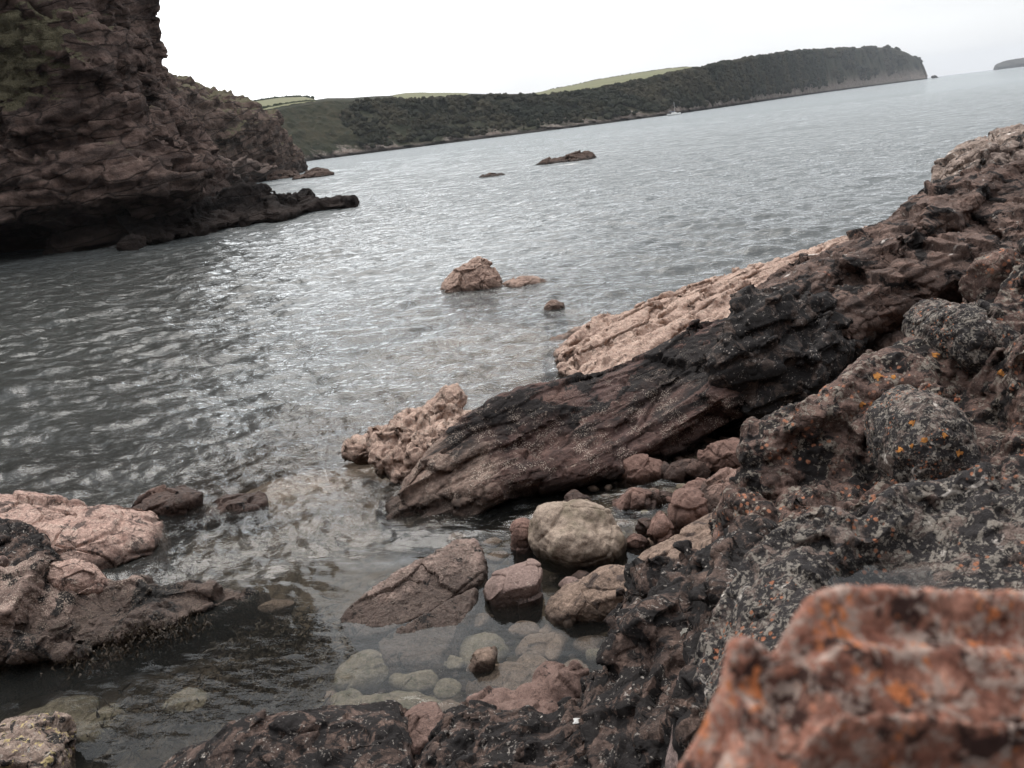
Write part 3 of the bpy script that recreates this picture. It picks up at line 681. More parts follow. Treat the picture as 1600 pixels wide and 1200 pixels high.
# ------------------------------------------------------------------ woodland and hedges as canopy
def canopy(name, pts, rad, mat, seed, lvl=1, kind='stuff'):
    rs = np.random.RandomState(seed); v, f = ico(lvl); n = len(pts)
    s = rad[:,None,None]*(0.75+0.5*rs.rand(n,1,1))*np.array([1,1,0.9])
    VV = v[None]*s*(0.75+0.55*rs.rand(n, len(v), 1)) + pts[:,None,:]
    FF = f[None]+ (np.arange(n)*len(v))[:,None,None]
    o = mk(name, VV.reshape(-1,3), FF.reshape(-1,3), mat, smooth=False); tag(o, kind=kind); return o
g = G('woodland_leaves')
nA = g.noise(0.12, 4, 0.6); nB = g.noise(0.9, 6, 0.75, 0.2, None, 4.0); nC = g.noise(0.02, 3, 0.5, 0, None, 7.0)
col = g.mix(g.rng(nA, 0.38, 0.62), (0.019,0.023,0.016), (0.034,0.037,0.024)); col = g.mix(g.rng(nB, 0.45, 0.7), col, (0.045,0.045,0.032)); col = g.mix(g.rng(nC, 0.47, 0.56, 0, 0.75), col, (0.055,0.048,0.03)); col = g.mix(g.rng(g.noise(0.045, 4, 0.6, 0.4, None, 15.0), 0.5, 0.6, 0, 0.7), col, (0.014,0.018,0.012))
M_wood = g.finish(col, 0.9, g.bump(nB, 1.2), 0.1)
rs = np.random.RandomState(5); pts = []; rad = []
for _ in range(27000):
    i = rs.randint(6, ns_-1); t = rs.rand()**0.8; k = int((0.10+0.60*t)*nt_)
    p = HG[i, k]
    uu = U_[i]; dens = np.interp(uu, [300,520,640,900,1200,1300,1400,1450],[0.35,0.4,0.75,1,1,0.7,0.3,0.1])
    m_ = vnoise(np.array([[p[0]/55, p[1]/55, p[2]/22]]), 31)[0]
    m2_ = vnoise(np.array([[p[0]/14, p[1]/14, p[2]/9]]), 33)[0]
    if (m_*0.5+0.5) > dens*0.98 or m2_ > 0.55: continue
    if p[2] < 2.6*np.interp(p[1], [450,900,1900],[1,3,9])*(0.5+1.0*rs.rand()): continue
    sc_ = np.interp(p[1], [400,700,2000], [1.0,1.5,3.4])
    pts.append(p+np.array([rs.randn()*1.5, rs.randn()*1.5, 0.35*sc_])); rad.append((0.65+1.6*rs.rand()**2.5)*sc_*(0.8 if k < 0.55*nt_ else 0.62))
canopy('woodland', np.array(pts), np.array(rad), M_wood, 3)
def hedge(name, line, h, seed, label):
    a = cr_interp(np.array([Y(*p) for p in line]), [60]*(len(line)-1)); rs = np.random.RandomState(seed)
    idx = rs.randint(0, len(a), 400); p = a[idx]+rs.randn(400,3)*np.array([1.2,1.5,0.25]); r = h*(0.5+0.6*rs.rand(400))
    o = canopy(name, p, r, M_hedge, seed, kind=None); tag(o, label, 'hedge')
def hedge_row(k_at, lo_, hi_, h, seed, label, n=420):
    idx = np.where((U_ > lo_) & (U_ < hi_))[0]; rs = np.random.RandomState(seed)
    i = idx[rs.randint(0, len(idx), n)]; p = HG[i, k_at]+rs.randn(n,3)*np.array([1.2,1.5,0.2])*h; r = h*(0.5+0.6*rs.rand(n))
    o = canopy('hedge', p, r, M_hedge, seed, kind=None); tag(o, label, 'hedge')
hedge_row(nt_-1, 365, 500, 1.3, 4, 'dark hedge line on the skyline above the leftmost pale field')
hedge_row(kf+4, 400, 500, 1.0, 5, 'dark hedge along the lower edge of the leftmost pale field')
hedge_row(nt_-1, 860, 1075, 0.8, 6, 'thin hedge on the skyline above the long pale field on the headland')
print('headland', round(time.time()-T0,1))
# island and stack on the horizon, sailing boat
M_isl = rock_mat('island_rock_and_turf', (0.05,0.055,0.035), (0.08,0.07,0.06), (0.04,0.04,0.03), 40.0, wet=-5)
tube('island', [[Y(u, horizon_v(u)+1, 3900) for u in (1556,1575,1600,1640,1700)], [Y(u, v, 3950) for u, v in ((1557,103.5),(1575,97),(1600,92),(1640,84),(1700,84))], [Y(u, v, 4100) for u, v in ((1557,103.5),(1575,97.5),(1600,93),(1640,86),(1700,86))], [Y(u, horizon_v(u)+1, 4200) for u in (1556,1575,1600,1640,1700)]], 9.0, M_isl, [('ridge', 120, 10), ('fbm', 40, 6)], 3, kind='structure')
stone('sea_stack', sil([(1455,121),(1457,118.5),(1460,117.5),(1464,119),(1466,121),(1460,122)], 2150, 6, 6, sink=2), M_isl, [('fbm', 4, 1.0)], 3, 3, 8, 'tiny dark sea stack just off the tip of the wooded headland', 'sea stack')
def simple_mat(nm, c, r=0.5):
    g = G(nm); n_ = g.noise(3.0, 4); return g.finish(g.mix(g.rng(n_, 0.3, 0.7), c, tuple(0.85*x for x in c)), r)
M_white = simple_mat('white_paint', (0.78,0.78,0.76)); M_mast = simple_mat('mast_metal', (0.62,0.62,0.62)); M_sailcov = simple_mat('sail_cover', (0.12,0.16,0.24))
bp = Z(1053, 181.0, 0); bp = Y(1053, 178.6, 470.0); bp[2] = 0
boat = bpy.data.objects.new('sailing_boat', None); COL.objects.link(boat); boat.location = bp
tag(boat, 'small white sailing boat with bare mast moored below the wooded headland', 'sailing boat')
st = np.linspace(-1, 1, 15); HV = []
for s in st:
    wd = 1.15*(1-max(0, s)**2.2)*(0.8+0.2*(1-max(0,-s)**2)); dk = 0.95+0.18*s*s; kl = -0.35+0.4*abs(s)**3
    HV.append([[s*3.6, wd*math.cos(a), kl+(dk-kl)*(1-abs(math.sin(a)))**0.6 if False else dk*(1-math.sin(a))+kl*math.sin(a)] for a in np.linspace(0, math.pi, 9)])
HV = np.array(HV)+bp; nS, nA_ = HV.shape[:2]
ii, jj = np.meshgrid(np.arange(nS-1), np.arange(nA_-1), indexing='ij'); b = ii*nA_+jj
Fq = np.stack([b,b+1,b+nA_+1,b+nA_],-1).reshape(-1,4)
kk = np.arange(nS-1)*nA_; Fq = np.vstack([Fq, np.stack([kk, kk+nA_, kk+nA_+nA_-1, kk+nA_-1], 1)])
mk('hull', HV.reshape(-1,3), Fq, M_white, boat)
def rod(name, a, b, r0, r1, mat, parent, n=8):
    a, b = np.array(a,float), np.array(b,float); d = b-a; d/=np.linalg.norm(d); u = np.cross(d, [0.3,1,0.2]); u/=np.linalg.norm(u); w_ = np.cross(d,u)
    P = []
    for p, r in ((a,0.001),(a,r0),(b,r1),(b,0.001)):
        for k in range(n):
            t = 2*math.pi*k/n; P.append(p+r*(u*math.cos(t)+w_*math.sin(t)))
    Fr = [[j*n+k, j*n+(k+1)%n, (j+1)*n+(k+1)%n, (j+1)*n+k] for j in range(3) for k in range(n)]
    return mk(name, P, Fr, mat, parent)
rod('mast', bp+[0.4,0,0.9], bp+[0.4,0,6.6], 0.07, 0.05, M_mast, boat)
rod('boom', bp+[0.35,0,1.9], bp+[-2.6,0,1.95], 0.14, 0.12, M_sailcov, boat)
st_ = stone('cabin', [bp+V(a_,b_,c_) for a_ in (-1.2,1.3) for b_ in (-.65,.65) for c_ in (0.7,1.5)], M_white, [('fbm',5,0.001)], 1, 3, 20, parent=boat)
print('boat', round(time.time()-T0,1))
# ------------------------------------------------------------------ cliffs on the left
def hz(u): return 201 + (800-u)*0.1222
def cliff_mat(name, a, b, c, S, z1=2.5, grass=0.5, gpos=None, palek=0.4):
    g = G(name)
    mp = g.n('ShaderNodeMapping'); mp.vector_type = 'TEXTURE'; mp.inputs['Rotation'].default_value = (0.12, -0.10, 0.3); mp.inputs['Scale'].default_value = (3.2, 3.2, 0.8); g.l(g.pos, mp.inputs[0]); vec = mp.outputs[0]
    f = 1.0/S
    n1 = g.noise(0.5*f, 7, 0.62, 0.3, vec); n2 = g.noise(1.8*f, 8, 0.7, 0.2, vec, 3.0); n3 = g.noise(3.5*f, 7, 0.72, 0, None, 6.0); n4 = g.noise(14*f, 5, 0.7, 0, None, 16.0)
    col = g.mix(g.rng(n1, 0.4, 0.6), a, b); col = g.mix(g.rng(n2, 0.42, 0.62), col, c)
    col = g.mix(g.rng(n3, 0.4, 0.7, 0, 0.6), col, g.mix(1.0, col, (0.4,0.38,0.38), 'MULTIPLY'))
    col = g.mix(g.rng(n4, 0.55, 0.8, 0.0, 0.6), col, g.mix(1.0, col, (1.9,1.75,1.65), 'MULTIPLY'))
    pl = g.rng(g.noise(0.9*f, 8, 0.75, 0.5, None, 24.0), 0.66-0.1*palek, 0.70-0.1*palek)
    col = g.mix(g.math('MULTIPLY', pl, 0.55), col, (0.20,0.155,0.135))
    cv = g.voro(1.0*f, 'DISTANCE_TO_EDGE', vec, 0.5); crk = g.math('MULTIPLY', g.rng(cv, 0.0, 0.05, 1.0, 0.0), g.rng(n2, 0.35, 0.5))
    col = g.mix(g.math('MULTIPLY', crk, 0.7), col, (0.014,0.012,0.012))
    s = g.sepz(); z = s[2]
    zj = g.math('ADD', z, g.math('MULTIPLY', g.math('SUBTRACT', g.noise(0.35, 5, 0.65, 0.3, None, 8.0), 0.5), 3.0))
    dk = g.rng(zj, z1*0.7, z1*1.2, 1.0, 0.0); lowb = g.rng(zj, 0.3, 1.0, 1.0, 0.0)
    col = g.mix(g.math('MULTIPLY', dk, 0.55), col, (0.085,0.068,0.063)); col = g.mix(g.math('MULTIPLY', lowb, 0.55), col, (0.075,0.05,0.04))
    if grass or gpos is not None:
        geo = g.n('ShaderNodeNewGeometry'); up = g.sepz(geo.outputs['Normal'])[2]
        gm = g.math('ADD', up, g.math('MULTIPLY', g.math('SUBTRACT', g.noise(0.5, 6, 0.7, 0, None, 2.0), 0.5), 1.1))
        if gpos is not None:
            dd = g.n('ShaderNodeVectorMath', operation='LENGTH'); g.l(g.vec('DIVIDE', g.vec('SUBTRACT', g.pos, tuple(gpos[0])), tuple(gpos[1])), dd.inputs[0])
            gm = g.math('ADD', gm, g.rng(dd.outputs['Value'], 0.7, 1.25, 1.5, 0.0))
        gmask = g.math('MULTIPLY', g.rng(gm, 0.98-0.35*grass, 1.12-0.35*grass), g.rng(z, z1, z1+3))
        col = g.mix(gmask, col, g.mix(g.rng(n4, 0.35, 0.65), (0.105,0.096,0.052), (0.21,0.19,0.11)))
    h_ = g.math('ADD', g.math('MULTIPLY', n3, 0.6), g.math('MULTIPLY', n4, 0.3)); h_ = g.math('SUBTRACT', h_, g.math('MULTIPLY', crk, 0.2))
    return g.finish(col, 0.9, g.bump(h_, 0.55*S), 0.2, True)
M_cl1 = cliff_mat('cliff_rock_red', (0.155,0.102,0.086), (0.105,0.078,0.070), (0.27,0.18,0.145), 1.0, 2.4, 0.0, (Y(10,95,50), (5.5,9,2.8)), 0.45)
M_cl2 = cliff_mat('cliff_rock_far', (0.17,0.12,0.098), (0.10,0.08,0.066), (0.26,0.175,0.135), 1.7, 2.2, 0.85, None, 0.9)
ga, gb = np.meshgrid(np.linspace(-3, 17, 260), np.linspace(0, 1, 200), indexing='ij')
Ps = np.stack([0.70*np.maximum(ga,0)+1.3+gb*13, ga+gb*1.0, 0.9+0.05*ga+gb*1.6], -1).reshape(-1,3)
Ps[:,2] += 0.30*ridged(Ps/1.7, 4, 61)+0.22*fbm(Ps/0.6, 4, 65)
f1, f2, cI, oI = voro(Ps/np.array([1.3,0.9,0.7]), 68); Ps[:,2] += 0.35*(h3(cI, 3)-0.5)-0.12*(1-sm(f2-f1, 0, .08)); Ps[:,2] -= 2.0*(1-sm(gb.ravel(), 0, 0.03))
ii, jj = np.meshgrid(np.arange(259), np.arange(199), indexing='ij'); b0 = ii*200+jj
tag(mk('rocky_shore', Ps, np.stack([b0, b0+200, b0+201, b0+1], -1).reshape(-1,4), rock_mat('shore_rock', (0.18,0.125,0.105), (0.11,0.078,0.068), (0.25,0.17,0.14), 0.8, black=0.45, pale=0.4, orange=0.2, wet=-1)), kind='structure')
tag(mk('cliff', SKY_BLOCK_CLIFF[0], SKY_BLOCK_CLIFF[1], M_cl1), kind='structure')  # unseen cliff added behind the camera to darken faces turned towards it
M_ledge = cliff_mat('reef_rock_dark', (0.045,0.036,0.034), (0.032,0.027,0.027), (0.07,0.052,0.046), 0.8, 0.4, 0, None, 0.0)
bed1 = basis((0.95, 0.3, -0.08), s=(2.6, 2.2, 0.7))
c1u = lambda e: [-1500,-700,-250,-60,0.2*e,0.45*e,0.68*e,0.88*e,e,e-7]
def c1row(e, v0, ys):
    us_ = c1u(e); return [Y(u, v0 + (-(u-100))*0.12 if k > 0 else v0, y) for k, (u, y) in enumerate(zip(us_, ys))]
rows = []
ydef = np.array([16,30,42,45,45.5,45,44.5,44.8,47.5,56.])
for e, v0, dy in ((150,-620,11),(154,-450,9),(158,-200,8),(162,-10,5.5),(170,50,4.5),(192,100,2.5),(196,150,2.2),(205,200,1.4),(250,252,0.6),(300,285,-0.6),(310,330,-0.8)):
    rows.append(c1row(e, v0, ydef+dy))
wl = [Z(u, v, -0.4) for u, v in ((-1500,760),(-700,520),(-250,425),(-60,407),(62,403),(140,397),(212,387),(275,376),(312,366),(304,368))]
wl[-1] = wl[-1]+V(0,12,0); rows.append(wl)
rows.append([p+V(-13,14,-4) for p in wl]); rows.append([p+V(-26,26,0) for p in rows[0]])
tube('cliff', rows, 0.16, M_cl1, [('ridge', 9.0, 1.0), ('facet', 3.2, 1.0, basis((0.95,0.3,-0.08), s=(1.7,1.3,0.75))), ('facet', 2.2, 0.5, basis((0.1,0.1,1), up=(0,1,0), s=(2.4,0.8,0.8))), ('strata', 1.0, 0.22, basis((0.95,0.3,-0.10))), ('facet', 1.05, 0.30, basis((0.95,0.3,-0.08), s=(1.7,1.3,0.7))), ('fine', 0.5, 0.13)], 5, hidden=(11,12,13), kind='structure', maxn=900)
# dark cleft and grassy slope come from the shape itself
rk = [(200,322,388),(300,312,367),(338,312,358),(350,300,356),(385,296,351),(425,301,346),(440,306,343),(482,306,331),(500,319,328),(530,308,326),(545,311,322),(557,317,319.5)]
rows = [[Z(u,v+1,-0.8)+V(-1,7,0) for u,t,v in rk]]
def topz(u,t,v,dy=1.5):
    b = Z(u,v,0); return Y(u,t,b[1]+dy)
rows += [[topz(u,t,v,3.8)+V(0,0,-0.3) for u,t,v in rk], [topz(u,t,v,2.6) for u,t,v in rk], [topz(u,t+4,v,1.6) for u,t,v in rk], [topz(u,t+(v-t)*.55,v,0.9) for u,t,v in rk], [Z(u,v-4,0.25) for u,t,v in rk], [Z(u,v+1,-0.3) for u,t,v in rk], [Z(u,v+6,-1.2) for u,t,v in rk]]
M_reefrust = None
tube('rock_reef', rows, 0.10, M_ledge, [('facet', 1.9, 0.42), ('ridge', 2.4, 0.28), ('facet', 0.7, 0.16), ('fine', 0.3, 0.06)], 8, hidden=(0,7), label='long dark low reef running out from the foot of the left cliff into the bay', cat='reef')
c2 = [(225,105,345,112),(240,112,335,113),(262,125,322,116),(290,137,306,119),(310,143,299,123),(335,155,294,126),(360,168,290,129),(385,176,286,133),(410,186,282,138),(430,197,278,147),(446,215,273,160),(460,238,269,174),(469,258,267,182)]
def c2row(f, dy, dz=0): return [Y(u, t+(w_-t)*f, D0+dy*(0.35+0.65*min(1,(470-u)/150))) + V(0,0,dz) for u,t,w_,D0 in c2]
rows = [c2row(0,60,-8), c2row(0,16,0.3), c2row(0.0,7), c2row(0.12,5), c2row(0.35,4.5), c2row(0.62,4.0), c2row(0.80,2.5), c2row(0.92,0.8), [Y(u,w_+1,D0) for u,t,w_,D0 in c2], [Y(u,w_+3,D0-1)+V(0,0,-2) for u,t,w_,D0 in c2], c2row(0.9,60,-6)]
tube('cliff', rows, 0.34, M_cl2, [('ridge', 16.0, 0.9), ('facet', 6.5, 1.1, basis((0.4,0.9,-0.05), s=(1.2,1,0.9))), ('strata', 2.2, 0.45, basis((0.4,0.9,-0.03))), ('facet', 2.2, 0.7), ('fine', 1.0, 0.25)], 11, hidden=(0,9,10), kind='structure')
print('cliffs', round(time.time()-T0,1))
# boulders at the foot of the far cliff
rs = np.random.RandomState(4); M_cl2b = cliff_mat('fallen_rock', (0.19,0.14,0.12), (0.11,0.085,0.075), (0.26,0.19,0.16), 1.5, 0.6, 0, None, 0.6)
fb = [(300,242,5,111),(322,256,6,113),(345,262,6,116),(308,262,6,112),(368,262,5,120),(385,262,5,124),(330,274,6,115),(285,232,4,110),(400,270,5,128),(355,277,5,118),(295,276,5,112),(380,277,4,124)]
fl = ['uppermost pale fallen block on the scree below the far cliff','wide pale block in the middle of the scree below the far cliff','tilted block right of the pale scree below the far cliff','dark angular block low on the left of the far scree','squared block near the orange foot of the far cliff','yellowish squared block at the foot of the far cliff','flat slab low on the scree above the back cove','small block highest on the scree beside the big near cliff','outermost fallen block near the point of the far cliff','low dark block at the water edge of the back cove','dark slab at the left end of the back cove','small dark block at the waterline right of the back cove']
for k, (u,v,r,D0) in enumerate(fb):
    c = Y(u,v,D0*0.90); R_ = r/F*D0*2.9
    pts = c + rs.randn(12,3)*np.array([R_*0.8,R_*0.7,R_*0.5])
    stone('fallen_block', pts, M_cl2b, [('facet', R_*0.8, R_*0.16), ('fine', R_*0.4, R_*0.06)], k, 4, 18, fl[k], 'rock', 'fallen blocks below the far cliff')

# ------------------------------------------------------------------ rocks out in the bay
M_pink = rock_mat('barnacled_pink_rock', PINK, (0.33,0.22,0.17), (0.52,0.38,0.30), 0.55, barn=0.6, wet=0.02, streak=0.7, black=0.15, blackc=(0.10,0.065,0.05))
M_sea = rock_mat('wave_washed_rock', (0.125,0.08,0.06), (0.08,0.055,0.045), (0.15,0.10,0.075), 1.0, wet=0.1)
M_seap = rock_mat('pale_brown_sea_rock', (0.36,0.25,0.195), (0.26,0.17,0.13), (0.42,0.30,0.24), 0.7, wet=0.05, barn=0.3)
ROUGH = [('facet', 0.8, 0.14), ('ridge', 0.9, 0.08), ('facet', 0.3, 0.05), ('fine', 0.12, 0.02)]
def searock(u0, u1, tops, wlv, y, mat, label, k, lvl=6, spec=None, sink=0.7, dep=0.9, name='sea_rock', group='rocks standing in the bay'):
    y = float(Z((u0+u1)/2, wlv((u0+u1)/2), 0)[1])
    ring = [(u0, wlv(u0))]+tops+[(u1, wlv(u1))]
    A = np.array([Y(u, v, y) for u, v in ring]); dwn = A.copy(); dwn[:,2] = -sink
    width = np.linalg.norm(A[-1]-A[0]); c = A.mean(0)
    fr = c+(A-c)*0.7; fr[:,1] -= width*0.28*dep; fr[:,2] = np.minimum(fr[:,2], A[:,2].max()*0.35); bk = c+(A-c)*0.7; bk[:,1] += width*0.35*dep
    base = np.array([[A[0,0], y, -sink],[A[-1,0], y, -sink],[c[0], y-width*.45*dep, -sink],[c[0], y+width*.5*dep, -sink]])
    s_ = width/2.0
    sp = spec or [('facet', 0.45*s_, 0.10*s_), ('ridge', 0.6*s_, 0.06*s_), ('facet', 0.18*s_, 0.028*s_), ('fine', 0.08*s_, 0.012*s_)]
    return stone(name, np.vstack([A, fr, bk, base]), mat, sp, k, lvl, 9, label, 'rock', group)
wlf = lambda u: 452 - (u-690)*0.03
searock(688, 792, [(700,438),(720,420),(742,407),(757,408),(770,428),(783,438)], wlf, 20.9, M_seap, 'pink boulder standing out of the water in the middle of the bay', 2)
searock(786, 858, [(796,438),(820,434),(848,437)], lambda u: 446, 21.9, M_seap, 'low flat pink rock awash just right of the middle boulder', 3, 5)
searock(850, 883, [(856,473),(868,471),(882,475)], lambda u: 481, 18.3, M_seap, 'small squared stone just breaking the surface short of the awash rock', 4, 5)
searock(836, 932, [(850,254),(880,245),(905,240),(925,242)], lambda u: 259-(u-836)*0.14, 83, M_sea, 'long brown skerry with white water furthest out in the bay', 5, 6)
searock(750, 792, [(760,273),(775,271),(785,272)], lambda u: 277-(u-750)*0.08, 68, M_sea, 'small flat brown skerry left of the long brown one', 6, 5)
searock(460, 524, [(475,270),(490,265),(505,268),(515,266)], lambda u: 281-(u-460)*0.13, 128, M_sea, 'brown rocks awash off the point of the far cliff', 7, 6)
searock(410, 470, [(430,268),(445,270),(460,266)], lambda u: 284-(u-410)*0.13, 122, M_sea, 'low rust brown rock at the foot of the far cliff point', 8, 6)
# pink ledge beyond the long slab
pl = [(862,540,0),(900,520,.0),(960,492,.05),(1040,463,.08),(1110,441,.10),(1200,414,.14),(1300,380,.10),(1380,352,0)]
far_e = [Z(862,538,-0.05), Z(905,505,.12), Z(960,488,.18), Z(1040,460,.22), Z(1110,438,.25), Z(1200,412,.25), Z(1260,392,.2), Z(1350,362,.1)]
near_e = [Z(880,590,.10), Z(960,570,.30), Z(1020,545,.40), Z(1090,520,.5), Z(1150,490,.55), Z(1240,440,.55), Z(1310,410,.5), Z(1400,380,.4)]
mid_e = [a*0.5+b*0.5+V(0,0,0.06) for a, b in zip(far_e, near_e)]
q1 = [a*0.8+b*0.2+V(0,0,0.05) for a, b in zip(far_e, near_e)]
tube('rock_ledge', [[p+V(-.3,0.8,-0.9) for p in far_e], [p+V(0,0.12,-0.12) for p in far_e], q1, mid_e, near_e, [p+V(0.3,-0.9,0.0) for p in near_e], [p+V(0.3,-0.9,-1.0) for p in near_e]], 0.026, M_pink,
     [('strata', 0.16, 0.045, basis((0.75,0.66,0.0))@np.array([[1,0,0],[0,1,0],[0,0,1]])), ('facet', 0.55, 0.11, basis((0.72,0.69,0.02), s=(2.6,0.75,0.8))), ('facet', 0.34, 0.09, basis((0.72,0.69,0.02), s=(4.0,0.7,0.7))), ('crack', 0.36, 0.10, basis((0.72,0.69,0.02), s=(4.2,0.7,0.7))), ('lump', 0.18, 0.02, basis((0.72,0.69,0.02), s=(1.8,0.8,0.8))), ('fine', 0.09, 0.02)], 21, hidden=(0,5,6),
     label='pale pink layered rock ledge sloping into the sea behind the long dark slab', cat='rock')
# lumpy pink rock at the end of the slab
def lumps(name, cs, mat, spec, seed, label, lvl=5, p=10):
    """several rounded masses grown into one rock with a voxel skin"""
    bmV = []; bmF = []; off = 0
    rs = np.random.RandomState(seed)
    for (c, r) in cs:
        v, f = ico(3); r = np.array(r, float); bmV.append(c+v*r*(1+0.1*rs.randn(len(v),1)*0)); bmF.append(f+off); off += len(v)
    o = mk('tmp', np.vstack(bmV), np.vstack(bmF), None)
    md = o.modifiers.new('r', 'REMESH'); md.mode = 'VOXEL'; md.voxel_size = spec[0]; 
    sm_ = o.modifiers.new('s', 'SMOOTH'); sm_.factor = 0.5; sm_.iterations = 4
    dg = bpy.context.evaluated_depsgraph_get(); me = o.evaluated_get(dg).to_mesh()
    Vt = np.zeros(len(me.vertices)*3); me.vertices.foreach_get('co', Vt); Vt = Vt.reshape(-1,3) + np.array(o.location)
    Fc = np.zeros(len(me.loops), np.int32); me.loops.foreach_get('vertex_index', Fc); Fc = Fc.reshape(-1,4)
    bpy.data.objects.remove(o)
    if signed_vol(Vt, Fc) < 0: Fc = Fc[:, ::-1]
    h_ = 1+len(spec[1:])//2
    Vt = displace(Vt, vnormals(Vt, Fc), spec[1:h_], seed); Vt = displace(Vt, vnormals(Vt, Fc), spec[h_:], seed+50)
    ob = mk(name, Vt, Fc, mat); tag(ob, label, 'rock'); return ob
def el(u, v, y, ru, rv, ry):
    d = np.linalg.norm(ray(u,v)); s_ = y/F
    return (Y(u,v,y), (ru*s_*1.05, ry, rv*s_*1.1))
lumps('rock', [el(615,715,9.0,38,28,.32), el(640,690,9.2,42,32,.3), el(700,640,9.3,30,24,.25), el(680,665,9.2,34,26,.28), el(730,665,9.1,28,18,.2), el(650,660,9.5,30,18,.2), el(610,690,9.4,30,20,.22), el(570,705,9.5,28,18,.25), el(665,715,8.8,36,22,.3), el(690,690,8.9,40,30,.3), el(640,740,8.8,40,22,.3)], M_pink,
      [0.022, ('lump', 0.30, 0.10), ('facet', 0.22, 0.05), ('crack', 0.20, 0.05), ('fine', 0.07, 0.02)], 31, 'knobbly pink barnacle covered rock beside the left nose of the long slab')

# ------------------------------------------------------------------ the long slab
M_slab = rock_mat('slab_rock_purple', (0.135,0.082,0.076), (0.10,0.058,0.05), (0.17,0.095,0.075), 0.9, black=0.62, zone=(0.30,0.62), barn=0.6, wet=0.1, pale=0.2, palec=(0.34,0.27,0.22), bed=((0,-0.1,0.55),(2.4,1,0.8)), bumpk=1.0, tint=(Y(665,765,8.0),(0.85,1.0,0.55),(0.33,0.235,0.185)))
sr = [(606,796,7.95),(636,752,8.1),(690,694,8.3),(760,638,8.5),(870,602,8.9),(1010,554,9.4),(1130,498,9.9),(1220,475,10.2)]
ridge_ = [Y(*p) for p in sr]
r3 = [Y(*p) for p in [(607,802,7.8),(650,765,7.9),(700,715,8.1),(768,672,8.3),(880,635,8.6),(1020,592,9.0),(1130,548,9.4),(1220,530,9.7)]]
r4 = [Y(*p) for p in [(610,807,7.72),(655,790,7.75),(710,760,7.85),(785,722,8.0),(895,700,8.2),(1025,650,8.5),(1130,600,8.8),(1220,590,9)]]
r5 = [Y(*p) for p in [(615,812,7.7),(655,818,7.6),(715,802,7.6),(790,762,7.75),(890,752,7.85),(1035,690,8.15),(1130,632,8.5),(1220,620,8.8)]]
r6 = [Y(*p) for p in [(618,814,7.9),(660,822,8.0),(725,815,8.3),(800,775,8.6),(900,768,8.9),(1035,705,9.3),(1130,650,9.6),(1220,640,9.8)]]
r7 = [V(p[0]+.1, p[1]+0.25, -0.05) for p in r6]
tube('rock_slab', [[p+V(0,1.2,-1.4) for p in ridge_], [p+V(-.05,0.40,-0.28) for p in ridge_], [p+V(0,.12,-.03) for p in ridge_], ridge_, r3, r4, r5, r6, r7, [p+V(0,0.3,-0.8) for p in r7]], 0.017, M_slab,
     [('ridge', 1.8, 0.06, basis((0.80,0.58,0.08), s=(3,1,1))), ('strata', 0.26, 0.055, basis((0.80,0.58,0.08), up=(0,0.35,1))), ('facet', 0.8, 0.13, basis((0.80,0.58,0.08), s=(2.6,0.9,0.6))), ('facet', 0.36, 0.07, basis((0.80,0.58,0.08), s=(3.2,0.9,0.6))), ('strata', 0.09, 0.012, basis((0.80,0.58,0.08), up=(0,0.35,1))), ('facet', 0.14, 0.010, basis((0.80,0.58,0.08), s=(1.8,1,0.8))), ('fine', 0.05, 0.006)], 41, hidden=(0,8,9),
     label='long dark purple rock slab with black upper edge rising from the pool towards the right', cat='rock')
M_black = rock_mat('black_lichen_rock', (0.10,0.077,0.068), (0.055,0.045,0.042), (0.16,0.115,0.095), 0.5, black=0.72, spots=0.3, palec=(0.32,0.29,0.27), wet=-1, pale=0.35, bumpk=0.9)
def hulls(name, parts, mat, res, spec, seed, label, p=22):
    """angular rock: several rounded blocks joined under one skin"""
    VV = []; FF = []; off = 0
    for P_h in parts:
        v_, f_ = blob_mesh(P_h, 4, p); VV.append(v_); FF.append(f_+off); off += len(v_)
    Vt, Fc = voxel(np.vstack(VV), np.vstack(FF), res*1.5, 1); h_ = (len(spec)+1)//2
    Vt = displace(Vt, vnormals(Vt, Fc), spec[:h_], seed); Vt, Fc = voxel(Vt, Fc, res, 1)
    Vt = displace(Vt, vnormals(Vt, Fc), spec[h_:], seed+50)
    o = mk(name, Vt, Fc, mat); tag(o, label, 'rock'); return o
def blk(pts, back): 
    A_ = [Y(*q_) for q_ in pts]; return A_+[q_+V(*back) for q_ in A_]
hulls('rock', [blk([(1132,520,8.9),(1140,468,9.0),(1172,448,9.2),(1222,452,9.2),(1246,486,8.9),(1205,512,8.75),(1160,535,8.7)], (.3,.8,-.25)),
    blk([(1205,512,8.8),(1246,470,9.1),(1290,455,9.3),(1345,500,9.2),(1310,540,8.9),(1240,545,8.6)], (.4,.9,-.2)),
    blk([(1112,592,8.5),(1148,545,8.6),(1200,525,8.6),(1262,545,8.4),(1285,590,8.4),(1262,630,8.5),(1205,648,8.5),(1135,622,8.5)], (.35,.8,.05)),
    blk([(1240,560,8.5),(1300,520,8.8),(1345,545,8.9),(1335,600,8.9),(1280,625,8.7)], (.4,.8,.05))], M_black, 0.018,
    [('facet', 0.6, 0.14, basis((0.80,0.58,0.10), s=(1.8,0.9,0.7))), ('strata', 0.2, 0.05, basis((0.80,0.58,0.10), up=(0,0.4,1))), ('facet', 0.25, 0.05, basis((0.80,0.58,0.10), s=(1.8,0.9,0.7))), ('fine', 0.05, 0.006)], 51,
    'angular black rock speckled with pale lichen overhanging the dark cave')
M_crag = rock_mat('crag_rock_brown', (0.18,0.125,0.105), (0.11,0.078,0.068), (0.25,0.16,0.125), 0.8, black=0.36, zone=(0.9,1.3), pale=0.25, palec=(0.36,0.32,0.29), orange=0.12, whitepatch=0.12, wet=-1, bumpk=1.2, bed=((0,0.5,0.6),(2.2,1,0.8)))
